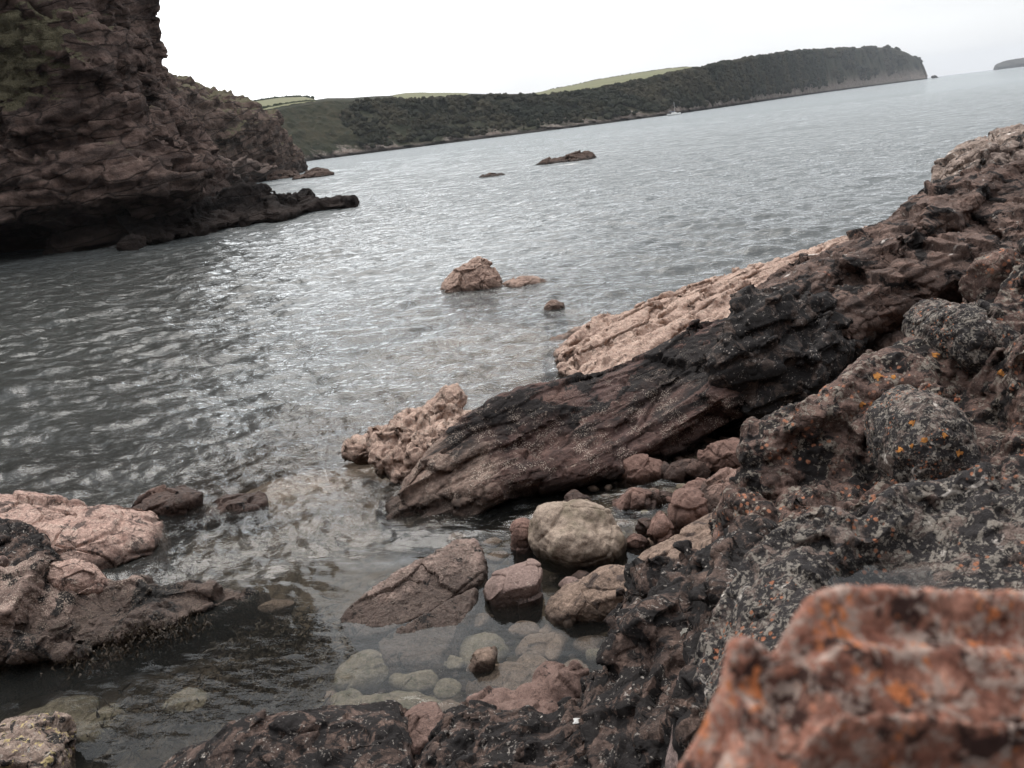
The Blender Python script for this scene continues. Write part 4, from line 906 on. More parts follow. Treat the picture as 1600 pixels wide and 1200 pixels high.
cr = [(1150,502,10.2),(1205,452,10.3),(1262,412,10.6),(1340,374,11.0),(1400,346,11.4),(1445,312,11.8),(1520,288,12),(1600,268,12),(1720,246,12)]
C2 = [Y(*p) for p in cr]
C3 = [Y(*p) for p in [(1155,515,10.0),(1208,478,10.0),(1275,428,10.1),(1345,392,10.4),(1405,360,10.7),(1455,335,11.0),(1530,325,11.2),(1605,318,11.1),(1720,300,11)]]
C4 = [Y(*p) for p in [(1160,532,9.7),(1215,510,9.5),(1290,472,9.5),(1350,440,9.8),(1410,408,10.0),(1465,385,10.3),(1535,372,10.4),(1610,362,10.3),(1720,350,10.2)]]
C5 = [Y(*p) for p in [(1160,545,9.5),(1235,545,9.3),(1300,520,9.3),(1360,490,9.4),(1420,460,9.6),(1470,432,9.8),(1540,412,9.9),(1610,398,9.9),(1720,390,9.8)]]
C6 = [Y(*p) for p in [(1180,600,10.3),(1250,595,10.2),(1315,560,10.1),(1375,525,10.1),(1430,498,10.3),(1485,470,10.5),(1545,440,10.6),(1615,420,10.7),(1720,410,10.5)]]
C7 = [Y(*p) for p in [(1200,700,9.8),(1270,665,9.5),(1330,620,9.2),(1390,580,9.1),(1445,550,9.1),(1500,520,9.2),(1560,495,9.4),(1620,480,9.6),(1720,470,9.6)]]
tube('rock_crag', [[p+V(1,2.5,-2.2) for p in C2], [p+V(0.1,0.7,-0.55) for p in C2], C2, C3, C4, C5, C6, C7, [V(p[0],p[1],-0.8) for p in C7]], 0.02, M_crag,
     [('ridge', 2.2, 0.09), ('strata', 0.55, 0.10, basis((0.80,0.58,0.10), up=(0,0.5,1))), ('facet', 1.1, 0.13, basis((0.80,0.58,0.10), s=(2.0,0.9,0.6))), ('facet', 0.5, 0.09, basis((0.75,-0.3,-0.55), s=(2.0,0.7,0.7))), ('strata', 0.19, 0.035, basis((0.80,0.58,0.10), up=(0,0.5,1))), ('facet', 0.2, 0.03, basis((0.80,0.58,0.10), s=(1.8,0.9,0.6))), ('fine', 0.08, 0.008)], 61, hidden=(8,),
     label='broken brown rock crag with slanting joints above the cave on the right', cat='rock')
M_paleb = rock_mat('pale_weathered_rock', (0.30,0.235,0.195), (0.20,0.155,0.135), (0.36,0.29,0.25), 0.9, black=0.3, pale=0.3, whitepatch=0.35, orange=0.2, wet=-1)
stone('boulder', np.vstack([[Y(*p) for p in [(1500,262,18),(1535,236,18),(1565,222,18),(1610,212,18),(1700,202,18),(1720,300,17.5),(1610,295,17),(1560,285,17),(1510,292,17),(1480,292,18),(1490,300,17.5)]], [Y(*p)+V(0,2,0) for p in [(1540,245,18),(1610,217,18),(1700,207,18)]], [Y(*p)+V(0,1,-1.2) for p in [(1485,300,17.5),(1600,320,17),(1720,320,17)]]]), M_paleb,
      [('facet', 1.3, 0.22), ('crack', 0.9, 0.10), ('facet', 0.4, 0.06), ('fine', 0.12, 0.03)], 4, 6, 14, 'large pale cracked boulder at the top right edge against the sea', 'rock')
stone('boulder', [Y(*p) for p in [(1438,305,16.6),(1470,278,17),(1520,265,17),(1545,285,16.2),(1530,300,16),(1460,318,15.6),(1500,310,15.3)]]+[Y(*p)+V(0.3,1.2,-0.8) for p in [(1440,310,16.6),(1545,300,16.2)]], M_black,
      [('facet', 0.7, 0.12), ('fine', 0.15, 0.03)], 6, 5, 16, 'shaded black rock wedged under the pale boulder at top right', 'rock')
M_whit = rock_mat('white_crusted_rock', (0.30,0.215,0.18), (0.20,0.14,0.12), (0.42,0.36,0.32), 0.7, black=0.3, pale=0.4, whitepatch=0.75, orange=0.35, orangec=(0.55,0.24,0.09), wet=-1)
stone('rock_slab', [Y(*p) for p in [(1430,322,13.4),(1490,300,13.6),(1540,284,13.6),(1600,276,13.4),(1600,330,12.6),(1560,345,12.4),(1500,340,12.6),(1440,335,13)]]+[Y(*p)+V(0.1,0.6,-0.4) for p in [(1440,322,13.5),(1600,290,13.4),(1600,340,12.6),(1450,345,12.8)]], M_whit,
      [('facet', 0.5, 0.09), ('ridge', 0.5, 0.04), ('fine', 0.08, 0.02)], 9, 6, 12, 'white and orange crusted slab on top of the brown crag at the right', 'rock')
print('right far', round(time.time()-T0,1))
# ------------------------------------------------------------------ right foreground rock masses
M_lich = rock_mat('lichen_rock', (0.16,0.112,0.098), (0.09,0.065,0.058), (0.24,0.165,0.14), 0.55, black=0.5, pale=0.62, palec=(0.33,0.30,0.26), sat=0.82, orange=0.3, ospots=0.6, spots=0.25, wet=-1, bumpk=0.8)
M_lich2 = rock_mat('pale_lichen_rock', (0.20,0.165,0.15), (0.11,0.09,0.085), (0.26,0.21,0.19), 0.30, black=0.75, pale=0.75, palec=(0.36,0.335,0.30), sat=0.85, orange=0.10, ospots=0.4, spots=0.3, whitepatch=0.2, wet=-1, bumpk=1.3, blackc=(0.028,0.027,0.029))
M_dark = rock_mat('black_layered_rock', (0.11,0.074,0.062), (0.055,0.042,0.038), (0.21,0.14,0.11), 0.35, black=0.64, pale=0.3, palec=(0.4,0.37,0.34), wet=-0.2, bumpk=1.0, spots=0.1)
E_SETS = None
D2 = [Y(*p) for p in [(1132,796,5.0),(1196,692,5.1),(1262,645,5.2),(1334,582,5.3),(1430,522,5.5),(1506,480,5.6),(1604,410,5.8),(1740,340,6)]]
D3 = [Y(*p) for p in [(1140,815,4.8),(1215,735,4.9),(1290,690,4.95),(1370,625,5.05),(1450,575,5.15),(1530,540,5.25),(1620,490,5.3),(1740,450,5.4)]]
D4 = [Y(*p) for p in [(1150,850,4.7),(1240,800,4.75),(1330,755,4.7),(1400,705,4.6),(1470,660,4.7),(1550,640,4.8),(1640,610,4.9),(1740,580,5)]]
D5 = [Y(*p) for p in [(1150,885,4.4),(1260,850,4.3),(1350,815,4.15),(1430,790,4.0),(1500,770,3.95),(1580,745,4.0),(1650,720,4.1),(1740,700,4.2)]]
D6 = [p+V(-.05,-0.45,-0.7) for p in D5]
tube('rock_outcrop', [[p+V(.4,1.0,-1.8) for p in D2], [p+V(0.1,0.25,-0.3) for p in D2], D2, D3, D4, D5, D6, [V(p[0],p[1],-0.7) for p in D6]], 0.012, M_lich,
     [('ridge', 1.1, 0.08), ('facet', 0.8, 0.20, basis((0.80,0.58,0.10), s=(1.9,0.9,0.7))), ('strata', 0.28, 0.045, basis((0.80,0.58,0.10), up=(0,0.4,1))), ('facet', 0.30, 0.07, basis((0.80,0.58,0.10), s=(1.7,0.9,0.7))), ('lump', 0.14, 0.018), ('facet', 0.11, 0.014), ('pit', 0.08, 0.018), ('fine', 0.04, 0.004)], 71, hidden=(0,6,7),
     label='big knobbly lichen covered rock mass filling the right edge in front of the cave', cat='rock')
stone('boulder', sil([(1375,720),(1385,670),(1420,630),(1465,620),(1505,645),(1520,690),(1505,735),(1470,770),(1425,782),(1390,765)], 4.45, 0.22, 0.4, 0.7), M_lich2,
      [('fbm', 0.35, 0.035), ('lump', 0.16, 0.022), ('lump', 0.07, 0.012), ('fine', 0.03, 0.005)], 5, 6, 7, 'rounded bulge of rock with grey crust and orange lichen rings at the right', 'rock')
stone('boulder', sil([(1455,560),(1462,510),(1495,478),(1540,480),(1575,510),(1585,550),(1540,580),(1490,590)], 5.3, 0.25, 0.5, 0.7), M_lich2,
      [('fbm', 0.35, 0.05), ('facet', 0.22, 0.03), ('lump', 0.09, 0.015), ('fine', 0.03, 0.005)], 6, 6, 8, 'pale grey hump of rock above the lichen spotted bulge at the right', 'rock')
lumps('rock', [el(1165,800,4.75,30,34,.15), el(1190,825,4.6,36,36,.15), el(1215,760,4.9,34,30,.15), el(1175,850,4.5,38,30,.15), el(1230,840,4.5,40,38,.2), el(1255,800,4.6,36,30,.2), el(1225,700,5.15,34,34,.2)], M_lich,
      [0.012, ('lump', 0.13, 0.04), ('pit', 0.06, 0.03), ('ridge', 0.12, 0.018), ('fine', 0.03, 0.006)], 75, 'honeycombed knob of weathered rock between the pool stones and the big lichen mass')
# basin rock
B2 = [Y(*p) for p in [(1090,1060,2.35),(1135,960,2.42),(1180,892,2.48),(1235,848,2.5),(1290,826,2.5),(1335,830,2.46),(1362,838,2.45),(1410,800,2.5),(1500,788,2.5),(1600,757,2.42),(1740,735,2.3)]]
B1 = [p+V(0.02,0.20,-0.17) for p in B2]
B3 = [Y(1098,1075,2.2),Y(1148,980,2.28),Y(1200,920,2.32),Y(1255,880,2.34),Y(1300,868,2.36),Y(1338,876,2.39),Y(1372,880,2.40),Y(1430,860,2.42),Y(1500,850,2.36),Y(1600,840,2.26),Y(1740,830,2.15)]
B4 = [Y(1105,1090,2.1),Y(1160,1000,2.18),Y(1215,945,2.22),Y(1270,915,2.24)]+[Z(1315,915,2.05),Z(1350,918,2.05),Z(1385,915,2.05),Z(1440,905,2.06)]+[Y(1510,895,2.22),Y(1610,890,2.12),Y(1740,885,2.0)]
B5 = [Y(1112,1120,2.0),Y(1170,1030,2.05),Y(1225,975,2.1),Y(1272,940,2.14),Y(1310,934,2.17),Y(1350,934,2.17),Y(1390,932,2.17),Y(1440,930,2.14),Y(1510,935,2.08),Y(1610,935,2.0),Y(1740,930,1.9)]
B6 = [Y(*p) for p in [(1125,1260,1.8),(1185,1180,1.8),(1240,1120,1.8),(1280,1060,1.85),(1310,1040,1.9),(1350,1030,1.9),(1390,1030,1.9),(1440,1030,1.85),(1510,1030,1.8),(1610,1030,1.7),(1740,1030,1.6)]]
B7 = [p+V(0,-1.0,-0.5) for p in B6]
tube('rock_outcrop', [[p+V(.1,0.5,-2.2) for p in B1], B1, B2, B3, B4, B5, B6, B7, [V(p[0],p[1],0.2) for p in B7]], 0.007, M_lich2,
     [('fbm', 0.35, 0.018), ('facet', 0.34, 0.05, basis((0.80,0.58,0.10), s=(1.7,0.9,0.7))), ('facet', 0.12, 0.014), ('pit', 0.035, 0.008), ('fine', 0.02, 0.004)], 81, hidden=(0,6,7,8),
     label='grey lichen patched rock with a water filled hollow in its top', cat='rock')
# puddle in the hollow
g = G('puddle_water'); nb = g.bump(g.noise(30, 3), 0.0006)
fr = g.n('ShaderNodeFresnel'); fr.inputs[0].default_value = 1.34; g.l(nb, fr.inputs[1])
gl = g.n('ShaderNodeBsdfGlossy'); gl.inputs['Roughness'].default_value = 0.02; g.l(nb, gl.inputs['Normal'])
tr = g.n('ShaderNodeBsdfTransparent'); tr.inputs[0].default_value = (0.75,0.76,0.76,1)
ms = g.n('ShaderNodeMixShader'); g.l(fr.outputs[0], ms.inputs[0]); g.l(tr.outputs[0], ms.inputs[1]); g.l(gl.outputs[0], ms.inputs[2])
oo = g.n('ShaderNodeOutputMaterial'); g.l(ms.outputs[0], oo.inputs[0])
pc = Z(1378, 900, 2.068); an = np.linspace(0, 2*math.pi, 49)[:-1]
pv = [pc+V(0.17*s*math.cos(a), 0.13*s*math.sin(a), 0) for s in (1.0, 0.02) for a in an]
o = mk('puddle', pv, [[k, (k+1)%48, 48+(k+1)%48, 48+k] for k in range(48)], g.m); tag(o, 'still dark puddle lying in the hollow of the grey lichen patched rock', 'puddle')
# dark layered rock between the pool and the basin rock
q0 = [(984,893,4.45),(984,948,4.25),(940,1000,4.05),(934,1045,3.8),(925,1088,3.55),(945,1150,3.2),(950,1260,2.85)]
L1 = [Y(*p) for p in q0]
L2 = [Y(*p) for p in [(1030,884,4.25),(1035,930,4.0),(1005,985,3.7),(995,1035,3.5),(985,1090,3.25),(1000,1160,2.9),(1010,1260,2.6)]]
L3 = [Y(*p) for p in [(1100,872,3.9),(1100,930,3.5),(1075,985,3.2),(1055,1040,2.95),(1045,1100,2.75),(1060,1170,2.5),(1070,1260,2.3)]]
L4 = [Y(*p) for p in [(1180,850,3.3),(1165,930,2.85),(1150,1000,2.55),(1125,1060,2.4),(1110,1120,2.3),(1120,1180,2.15),(1130,1260,2.0)]]
L5 = [p+V(0.4,0.2,-0.9) for p in L4]
tube('rock_outcrop', [[V(p[0]+.25,p[1]+.25,-0.5) for p in L1], [p+V(.10,0.0,-0.30) for p in L1], L1, L2, L3, L4, L5, [V(p[0],p[1],-0.6) for p in L5]], 0.009, M_dark,
     [('ridge', 0.6, 0.08), ('facet', 0.45, 0.11, basis((0.6,0.7,-0.1), s=(1.8,0.8,0.7))), ('strata', 0.16, 0.05, basis((0.55,0.8,-0.05), up=(0.3,-0.5,0.8))), ('facet', 0.17, 0.035, basis((0.6,0.7,-0.1), s=(2.2,0.8,0.6))), ('facet', 0.07, 0.009), ('fine', 0.03, 0.003)], 91, hidden=(0,6,7),
     label='black crumbling layered rock rising steeply from the right side of the pool', cat='rock')
M_lil = rock_mat('smooth_lilac_rock', (0.30,0.23,0.225), (0.22,0.165,0.16), (0.34,0.26,0.24), 0.4, black=0.1, wet=-1)
stone('rock', [Y(*p) for p in [(1040,1210,2.38),(1050,1120,2.45),(1062,1060,2.55),(1085,1030,2.6),(1100,1050,2.5),(1095,1120,2.35),(1080,1210,2.25)]]+[Y(*p)+V(0.05,0.3,-0.2) for p in [(1040,1210,2.4),(1062,1060,2.55),(1100,1050,2.5),(1095,1200,2.3)]], M_lil,
      [('fbm', 0.2, 0.015), ('fine', 0.04, 0.003)], 3, 6, 10, 'smooth pale lilac face of rock between the dark rocks at the bottom', 'rock')
# bottom edge: thin topped block and rough dark rock
f1 = [(235,1222),(300,1180),(372,1142),(420,1124),(500,1118),(570,1117),(617,1120),(622,1160)]
Ft = [Y(u,v,4.05-0.0004*(u-235)) for u,v in f1]
def dn(P, du, dv, dy, u0): return [Y(u+du, v+dv, y+dy) for (u,v), y in P]
fy = [((u,v), 4.05-0.0004*(u-235)) for u,v in f1]
tube('rock_ledge', [[p+V(0,.6,-1.0) for p in Ft], [p+V(0,.22,-0.16) for p in Ft], Ft, dn(fy,0,14,-.14,0), dn(fy,3,50,-.30,0), dn(fy,5,110,-.5,0), dn(fy,6,220,-.8,0), [V(p[0],p[1]-.1,-.6) for p in dn(fy,6,220,-.8,0)]], 0.0085, M_dark,
     [('ridge', 0.5, 0.035), ('facet', 0.42, 0.06, basis((1,0.1,-0.1), s=(2.2,0.9,0.6))), ('strata', 0.12, 0.02), ('facet', 0.14, 0.018, basis((1,0.1,-0.1), s=(2.2,0.9,0.6))), ('fine', 0.03, 0.003)], 101, hidden=(0,6,7),
     label='dark flat topped ledge with a thin pink upper edge at the bottom of the pool', cat='rock')
M_red = rock_mat('red_sandstone', (0.19,0.118,0.096), (0.13,0.08,0.065), (0.24,0.155,0.128), 0.35, wet=0.0, streak=0.4, black=0.08, crackk=0.25)
stone('stone', sil([(608,1180),(618,1150),(645,1125),(690,1113),(705,1130),(690,1180)], 3.85, .15, .2), M_red, [('facet', 0.14, 0.02), ('fbm', .1, .01), ('fine', 0.03, 0.004)], 3, 5, 12, 'reddish stone wedged between the flat topped ledge and the rough black rock at the bottom', 'stone')
f2 = [(630,1190),(655,1150),(700,1112),(760,1120),(820,1122),(868,1128),(905,1112),(950,1112),(1000,1135),(1045,1180),(1060,1240)]
yy = lambda u: 3.85-0.0013*(u-630)
Fr = [Y(u,v,yy(u)) for u,v in f2]; fy = [((u,v), yy(u)) for u,v in f2]
tube('rock_ledge', [[p+V(0,.7,-1.0) for p in Fr], [p+V(0,.25,-0.2) for p in Fr], Fr, dn(fy,0,35,-.26,0), dn(fy,0,80,-.5,0), dn(fy,0,160,-.8,0), [V(p[0],p[1]-.1,-.6) for p in dn(fy,0,160,-.8,0)]], 0.008, M_dark,
     [('ridge', 0.5, 0.06), ('facet', 0.34, 0.08, basis((0.8,0.4,0.3), s=(1.7,0.8,0.7))), ('strata', 0.11, 0.03, basis((0.7,0.6,0.4), up=(0,-0.3,1))), ('facet', 0.13, 0.026, basis((0.8,0.4,0.3), s=(2,0.8,0.7))), ('facet', 0.05, 0.007), ('fine', 0.02, 0.002)], 111, hidden=(0,5,6),
     label='rough broken black rock along the bottom edge below the pool', cat='rock')
rockF2 = bpy.context.scene.objects[-1] if False else None
# close, out of focus rock
M_or = rock_mat('orange_lichen_rock', (0.40,0.205,0.15), (0.20,0.095,0.07), (0.52,0.31,0.24), 0.13, black=0.34, pale=0.8, palec=(0.50,0.42,0.38), sat=0.9, orange=0.7, orangec=(0.66,0.25,0.06), wet=-1, blackc=(0.035,0.02,0.018), bumpk=0.8)
go_ = 66
go = [(1075,1230,.40),(1115,1150,.40),(1145,1085,.40),(1152,1040,.405),(1178,1024,.41),(1205,1040,.41),(1220,1052,.41),(1245,1010,.415),(1278,958,.42),(1330,936,.425),(1450,940,.43),(1600,946,.43),(1800,935,.43)]
go = [(u,v+go_,y) for u,v,y in go]; G2 = [Y(*p) for p in go]
G3 = [Y(u+4, v+55, y-.018) for u,v,y in go]; G4 = [Y(u+6, v+150, y-.035) for u,v,y in go]; G5 = [Y(u+6, v+330, y-.05) for u,v,y in go]
tube('boulder', [[p+V(.0,.30,-1.2) for p in G2], [p+V(.005,.06,-0.07) for p in G2], G2, G3, G4, G5, [V(p[0],p[1]-.02,2.0) for p in G5]], 0.003, M_or,
     [('fbm', 0.06, 0.0018), ('facet', 0.035, 0.0015), ('lump', 0.015, 0.0014), ('fine', 0.005, 0.0006)], 121, hidden=(0,5,6),
     label='close blurred red rock with bright orange and white lichen in the bottom right corner', cat='rock')
print('right near', round(time.time()-T0,1))

# ------------------------------------------------------------------ left foreground rocks
M_pinkb = rock_mat('pink_boulder_rock', (0.44,0.29,0.235), (0.33,0.205,0.165), (0.50,0.36,0.30), 0.5, barn=0.5, black=0.25, blackc=(0.07,0.05,0.045), wet=0.05, streak=0.8)
stone('boulder', np.vstack([[Y(*p) for p in [(-80,790,8.3),(0,778,8.2),(50,793,8.0),(110,790,8.1),(170,800,8.0),(212,822,7.7),(226,850,7.5),(190,878,7.35),(120,890,7.2),(40,880,7.2),(-80,850,7.3)]], [Y(*p)+V(0,0.6,-0.3) for p in [(-80,790,8.3),(50,793,8.2),(200,818,7.9)]], [V(*(Y(*p)[:2]), -0.5) for p in [(226,850,7.6),(190,880,7.4),(100,890,7.1),(-80,880,7.0),(-80,790,9.0),(180,790,8.6)]]]), M_pinkb,
      [('facet', 0.7, 0.09), ('ridge', 0.8, 0.04), ('crack', 0.6, 0.03), ('facet', 0.22, 0.016), ('fine', 0.05, 0.006)], 7, 7, 10, 'broad pale pink boulder lying half in the water at the left edge', 'boulder')
M_brownr = rock_mat('brown_wet_rock', (0.24,0.145,0.11), (0.16,0.10,0.08), (0.30,0.19,0.15), 0.4, wet=0.15, barn=0.25, black=0.12)
stone('rock', sil([(196,812),(205,795),(240,775),(285,767),(320,768),(322,779),(290,795),(255,806),(225,818)], 8.7, .2, .3, sink=.5), M_brownr, [('facet', 0.3, 0.05), ('fbm', .3, .03), ('fine', 0.04, 0.008)], 8, 5, 9, 'smooth brown rock finger pointing into the water beyond the pink boulder', 'rock')
stone('rock', sil([(320,800),(345,786),(380,780),(415,779),(422,786),(400,796),(350,804)], 8.6, .2, .25, sink=.4), M_brownr, [('facet', 0.25, 0.04), ('fbm', .3, .02), ('fine', 0.04, 0.008)], 9, 5, 9, 'low brown rock barely above the water right of the rock finger', 'rock')
stone('rock', [Y(*p) for p in [(-60,830,7.3),(0,800,7.6),(50,815,7.5),(80,850,7.3),(90,885,7.0),(30,905,6.8),(-60,910,6.8)]]+[V(*(Y(*p)[:2]),-.3) for p in [(-60,830,7.9),(80,850,7.6),(90,905,6.9),(-60,910,6.7)]], M_dark, [('facet', 0.25, 0.05), ('lump', .12, .03), ('fine', 0.03, 0.008)], 12, 6, 9, 'dark rough rock against the shaded side of the pink boulder at the left edge', 'rock')
stone('stone', sil([(-12,875),(-5,868),(10,870),(15,882),(8,893),(-10,893)], 6.75, .05, .06), M_tan if 'M_tan' in globals() else M_pinkb, [('fbm', .1, .006)], 2, 4, 6, 'small rounded tan stone at the left edge between the two big rocks', 'stone')
M_S = rock_mat('left_outcrop_rock', (0.28,0.20,0.165), (0.15,0.10,0.085), (0.38,0.28,0.235), 0.8, barn=0.8, barnc=(0.46,0.38,0.31), pale=0.3, palec=(0.40,0.33,0.27), black=0.4, orange=0.12, orangec=(0.38,0.12,0.04), wet=0.20, bumpk=0.9)
s2 = [(-120,890,6.5),(-40,886,6.5),(20,888,6.5),(68,882,6.5),(115,893,6.5),(160,912,6.5),(205,908,6.55),(255,914,6.6),(310,907,6.6),(355,916,6.6),(398,931,6.55)]
S2 = [Y(*p) for p in s2]
S3 = [Y(*p) for p in [(-120,925,6.2),(-40,925,6.2),(20,925,6.2),(72,915,6.2),(118,935,6.2),(165,950,6.25),(210,945,6.3),(258,940,6.35),(312,930,6.4),(355,932,6.45),(398,934,6.5)]]
S4 = [Y(*p) for p in [(-120,985,5.9),(-40,985,5.9),(20,985,5.85),(75,980,5.9),(122,985,5.95),(170,985,6.0),(215,975,6.1),(262,962,6.2),(315,948,6.3),(358,941,6.4),(398,937,6.48)]]
S5 = [Y(*p) for p in [(-120,1040,5.75),(-40,1040,5.75),(20,1040,5.7),(75,1035,5.75),(122,1028,5.8),(170,1015,5.95),(215,1000,6.05),(262,982,6.15),(315,960,6.28),(358,948,6.38),(398,939,6.46)]]
S6 = [p+V(0.03,0.45*min(1,(0.2+0.12*(10-k))),-0.22) for k, p in enumerate(S5)]
tube('rock_outcrop', [[V(p[0],p[1]+1.0,-.8) for p in S2], [p+V(0,.35,-.25) for p in S2], S2, S3, S4, S5, S6, [V(p[0],p[1]+.2,-.8) for p in S6]], 0.013, M_S,
     [('ridge', 0.9, 0.06), ('facet', 0.65, 0.13), ('crack', 0.6, 0.04), ('facet', 0.2, 0.025), ('fbm', 0.14, 0.012), ('fine', 0.05, 0.006)], 131, hidden=(0,7),
     label='barnacled dark outcrop tapering to a point in the water at the left', cat='rock')
outS = [o for o in COL.objects if o.name.startswith('rock_outcrop')][-1]
stone('boulder', sil([(68,900),(66,885),(95,880),(130,884),(160,905),(168,925),(130,930),(90,925)], 6.45, .12, .2), M_pinkb, [('fbm', .2, .02), ('facet', .15, .02), ('fine', .04, .005)], 15, 6, 9, 'pale rounded cap stone on top of the barnacled outcrop at the left', 'rock')
# seaweed hanging under the outcrop
g = G('seaweed_brown'); n_ = g.noise(20, 4); M_weed = g.finish(g.mix(g.rng(n_,.3,.7),(0.018,0.012,0.008),(0.04,0.026,0.013)), 0.6, None, 0.3)
M_weed2 = None
def weed(name, spots, n, ln, mat, seed, label, parent=None, wd=0.012, under=False):
    rs = np.random.RandomState(seed); VV = []; FF = []
    for k in range(n):
        c, spread = spots[rs.randint(len(spots))]
        p = np.array(c)+rs.randn(3)*np.array(spread); d = rs.randn(3)*np.array([.6,.6,.25])+np.array([0.1,-.35,-.5 if not under else 0.05]); d /= np.linalg.norm(d)
        l = ln*(0.5+rs.rand()); s_ = np.cross(d, rs.randn(3)); s_ /= np.linalg.norm(s_); b0 = len(VV); m = 5
        for j in range(m):
            t = j/(m-1); q = p+d*l*t+np.array([0,0,-0.25*l*t*t if not under else 0])+rs.randn(3)*l*0.05; w_ = wd*(1-0.75*t)*(0.7+0.6*rs.rand())
            VV += [q-s_*w_, q+s_*w_]
        for j in range(m-1): FF.append([b0+2*j, b0+2*j+1, b0+2*j+3, b0+2*j+2])
    o = mk(name, np.array(VV), FF, mat, parent); tag(o, label, None if parent else 'seaweed', kind='stuff'); return o
weed('seaweed', [(Y(u,v,y_), (.10,.06,.05)) for u,v,y_ in ((225,985,5.95),(255,990,5.95),(200,1005,5.85),(280,985,6.0),(170,1020,5.8),(120,1035,5.7),(300,975,6.1))], 700, .03, M_weed, 3, None, outS, 0.009)
bedweed = [(Z(u,v,-.17), (.16,.16,.02)) for u,v in ((380,1020),(430,1000),(470,1040),(400,1070),(350,1080),(440,1090),(310,1110),(250,1090),(500,1000),(220,1150),(460,985))]
weed('seaweed', bedweed, 2600, .10, M_weed, 5, None, None, 0.010, True)
tag(COL.objects[-1], 'brown seaweed carpet on the floor of the clear shallow water', 'seaweed')
bpy_last = None
M_T = rock_mat('yellow_lichen_stone', (0.28,0.21,0.17), (0.17,0.12,0.10), (0.36,0.29,0.24), 0.25, yellow=0.35, pale=0.35, black=0.35, wet=-.2)
stone('boulder', sil([(-60,1170),(0,1150),(25,1147),(60,1160),(108,1162),(112,1175),(80,1205),(40,1250),(-60,1260)], 4.6, .25, .2, .8, sink=.3), M_T, [('facet', .3, .06), ('fbm', .2, .02), ('facet', .1, .012), ('fine', .03, .005)], 17, 6, 12, 'stone with yellow lichen in the bottom left corner', 'stone')
print('left near', round(time.time()-T0,1))

# ------------------------------------------------------------------ stones in and round the pool
M_bould = rock_mat('pool_boulder_rock', (0.33,0.24,0.205), (0.24,0.17,0.145), (0.40,0.30,0.255), 0.35, barn=0.75, barnc=(0.40,0.33,0.28), wet=0.08, streak=0.7, bumpk=1.3, black=0.12)
hp = [(712,838,6.75),(742,840,6.7),(756,872,6.5),(752,905,6.25),(650,880,6.4),(560,936,6.05),(532,962,5.95),(540,996,5.8),(600,990,5.72),(660,960,5.85)]
stone('boulder', [Y(*p) for p in hp]+[Y(*p)+V(.05,.25,-.40) for p in hp[:7]]+[V(*(Y(*p)[:2]+np.array([.02,.12])), -.3) for p in (hp[1],hp[2],hp[5],hp[6],hp[7])], M_bould,
      [('fbm', 0.35, 0.022, basis((0.6,0.7,.2), s=(1.8,1,.8))), ('facet', 0.45, 0.026, basis((0.6,0.7,.2), s=(1.8,1,.8))), ('fbm', 0.07, 0.009), ('fine', 0.025, 0.006)], 21, 7, 26, 'large wedge shaped boulder with a long crack standing in the middle of the pool', 'boulder')
stone('boulder', [Y(*p) for p in [(590,1004,5.68),(640,972,5.72),(745,912,6.1),(747,935,6.0),(712,992,5.6),(680,1030,5.38),(606,1034,5.42)]]+[V(*(Y(*p)[:2]), -.35) for p in [(585,1000,5.75),(740,900,6.3),(752,940,6.0),(700,1045,5.3),(598,1050,5.32)]], M_bould,
      [('fbm', 0.3, 0.015), ('facet', 0.3, 0.018), ('fbm', 0.07, 0.008), ('fine', 0.025, 0.005)], 22, 6, 26, 'lower front slab of the cracked boulder, dipping into the pool', 'boulder')
M_green = rock_mat('round_greenish_rock', (0.285,0.225,0.175), (0.21,0.165,0.125), (0.33,0.27,0.215), 0.4, green=0.35, wet=0.05, streak=0.25, bumpk=0.6, crackk=0.25)
stone('boulder', sil([(830,825),(840,806),(880,806),(905,796),(950,806),(974,835),(974,862),(955,883),(925,889),(875,875),(838,862)], 6.6, .28, .3, .6, sink=.15), M_green,
      [('fbm', 0.40, 0.08), ('facet', 0.5, 0.03), ('fbm', 0.12, 0.012), ('fine', 0.04, 0.003)], 27, 6, 8, 'smooth rounded greenish boulder with dimples at the back of the pool', 'boulder')
M_stn = rock_mat('grey_pink_stone', (0.235,0.165,0.145), (0.19,0.13,0.115), (0.28,0.20,0.175), 0.3, wet=0.0, streak=0.5, barn=0.15, bumpk=0.7, crackk=0.25)
stone('stone', sil([(754,918),(775,903),(830,888),(848,886),(850,905),(845,925),(815,950),(785,953),(765,940)], 6.02, .18, .2, .75, sink=.25), M_stn, [('facet', 0.25, 0.025), ('fbm', .2, .015), ('fine', 0.03, 0.003)], 28, 6, 18, 'flat topped grey pink stone right of the cracked boulder', 'stone')
M_tan = rock_mat('tan_ledge_rock', (0.26,0.185,0.135), (0.18,0.125,0.095), (0.33,0.24,0.18), 0.35, wet=0.02, black=0.25, blackc=(0.06,0.045,0.04), streak=0.6, bumpk=1.0, crackk=0.25)
stone('stone', sil([(845,964),(858,948),(900,922),(950,903),(988,893),(1006,905),(1006,930),(985,952),(940,960),(890,970),(855,972)], 5.65, .14, .22, .7, sink=.15), M_tan, [('fbm', 0.2, 0.03, basis((0.8,.5,.1), s=(1.6,1,.8))), ('facet', .3, .015), ('fine', 0.03, 0.004)], 29, 6, 9, 'elongated tan stone pointing left at the right side of the pool', 'stone')
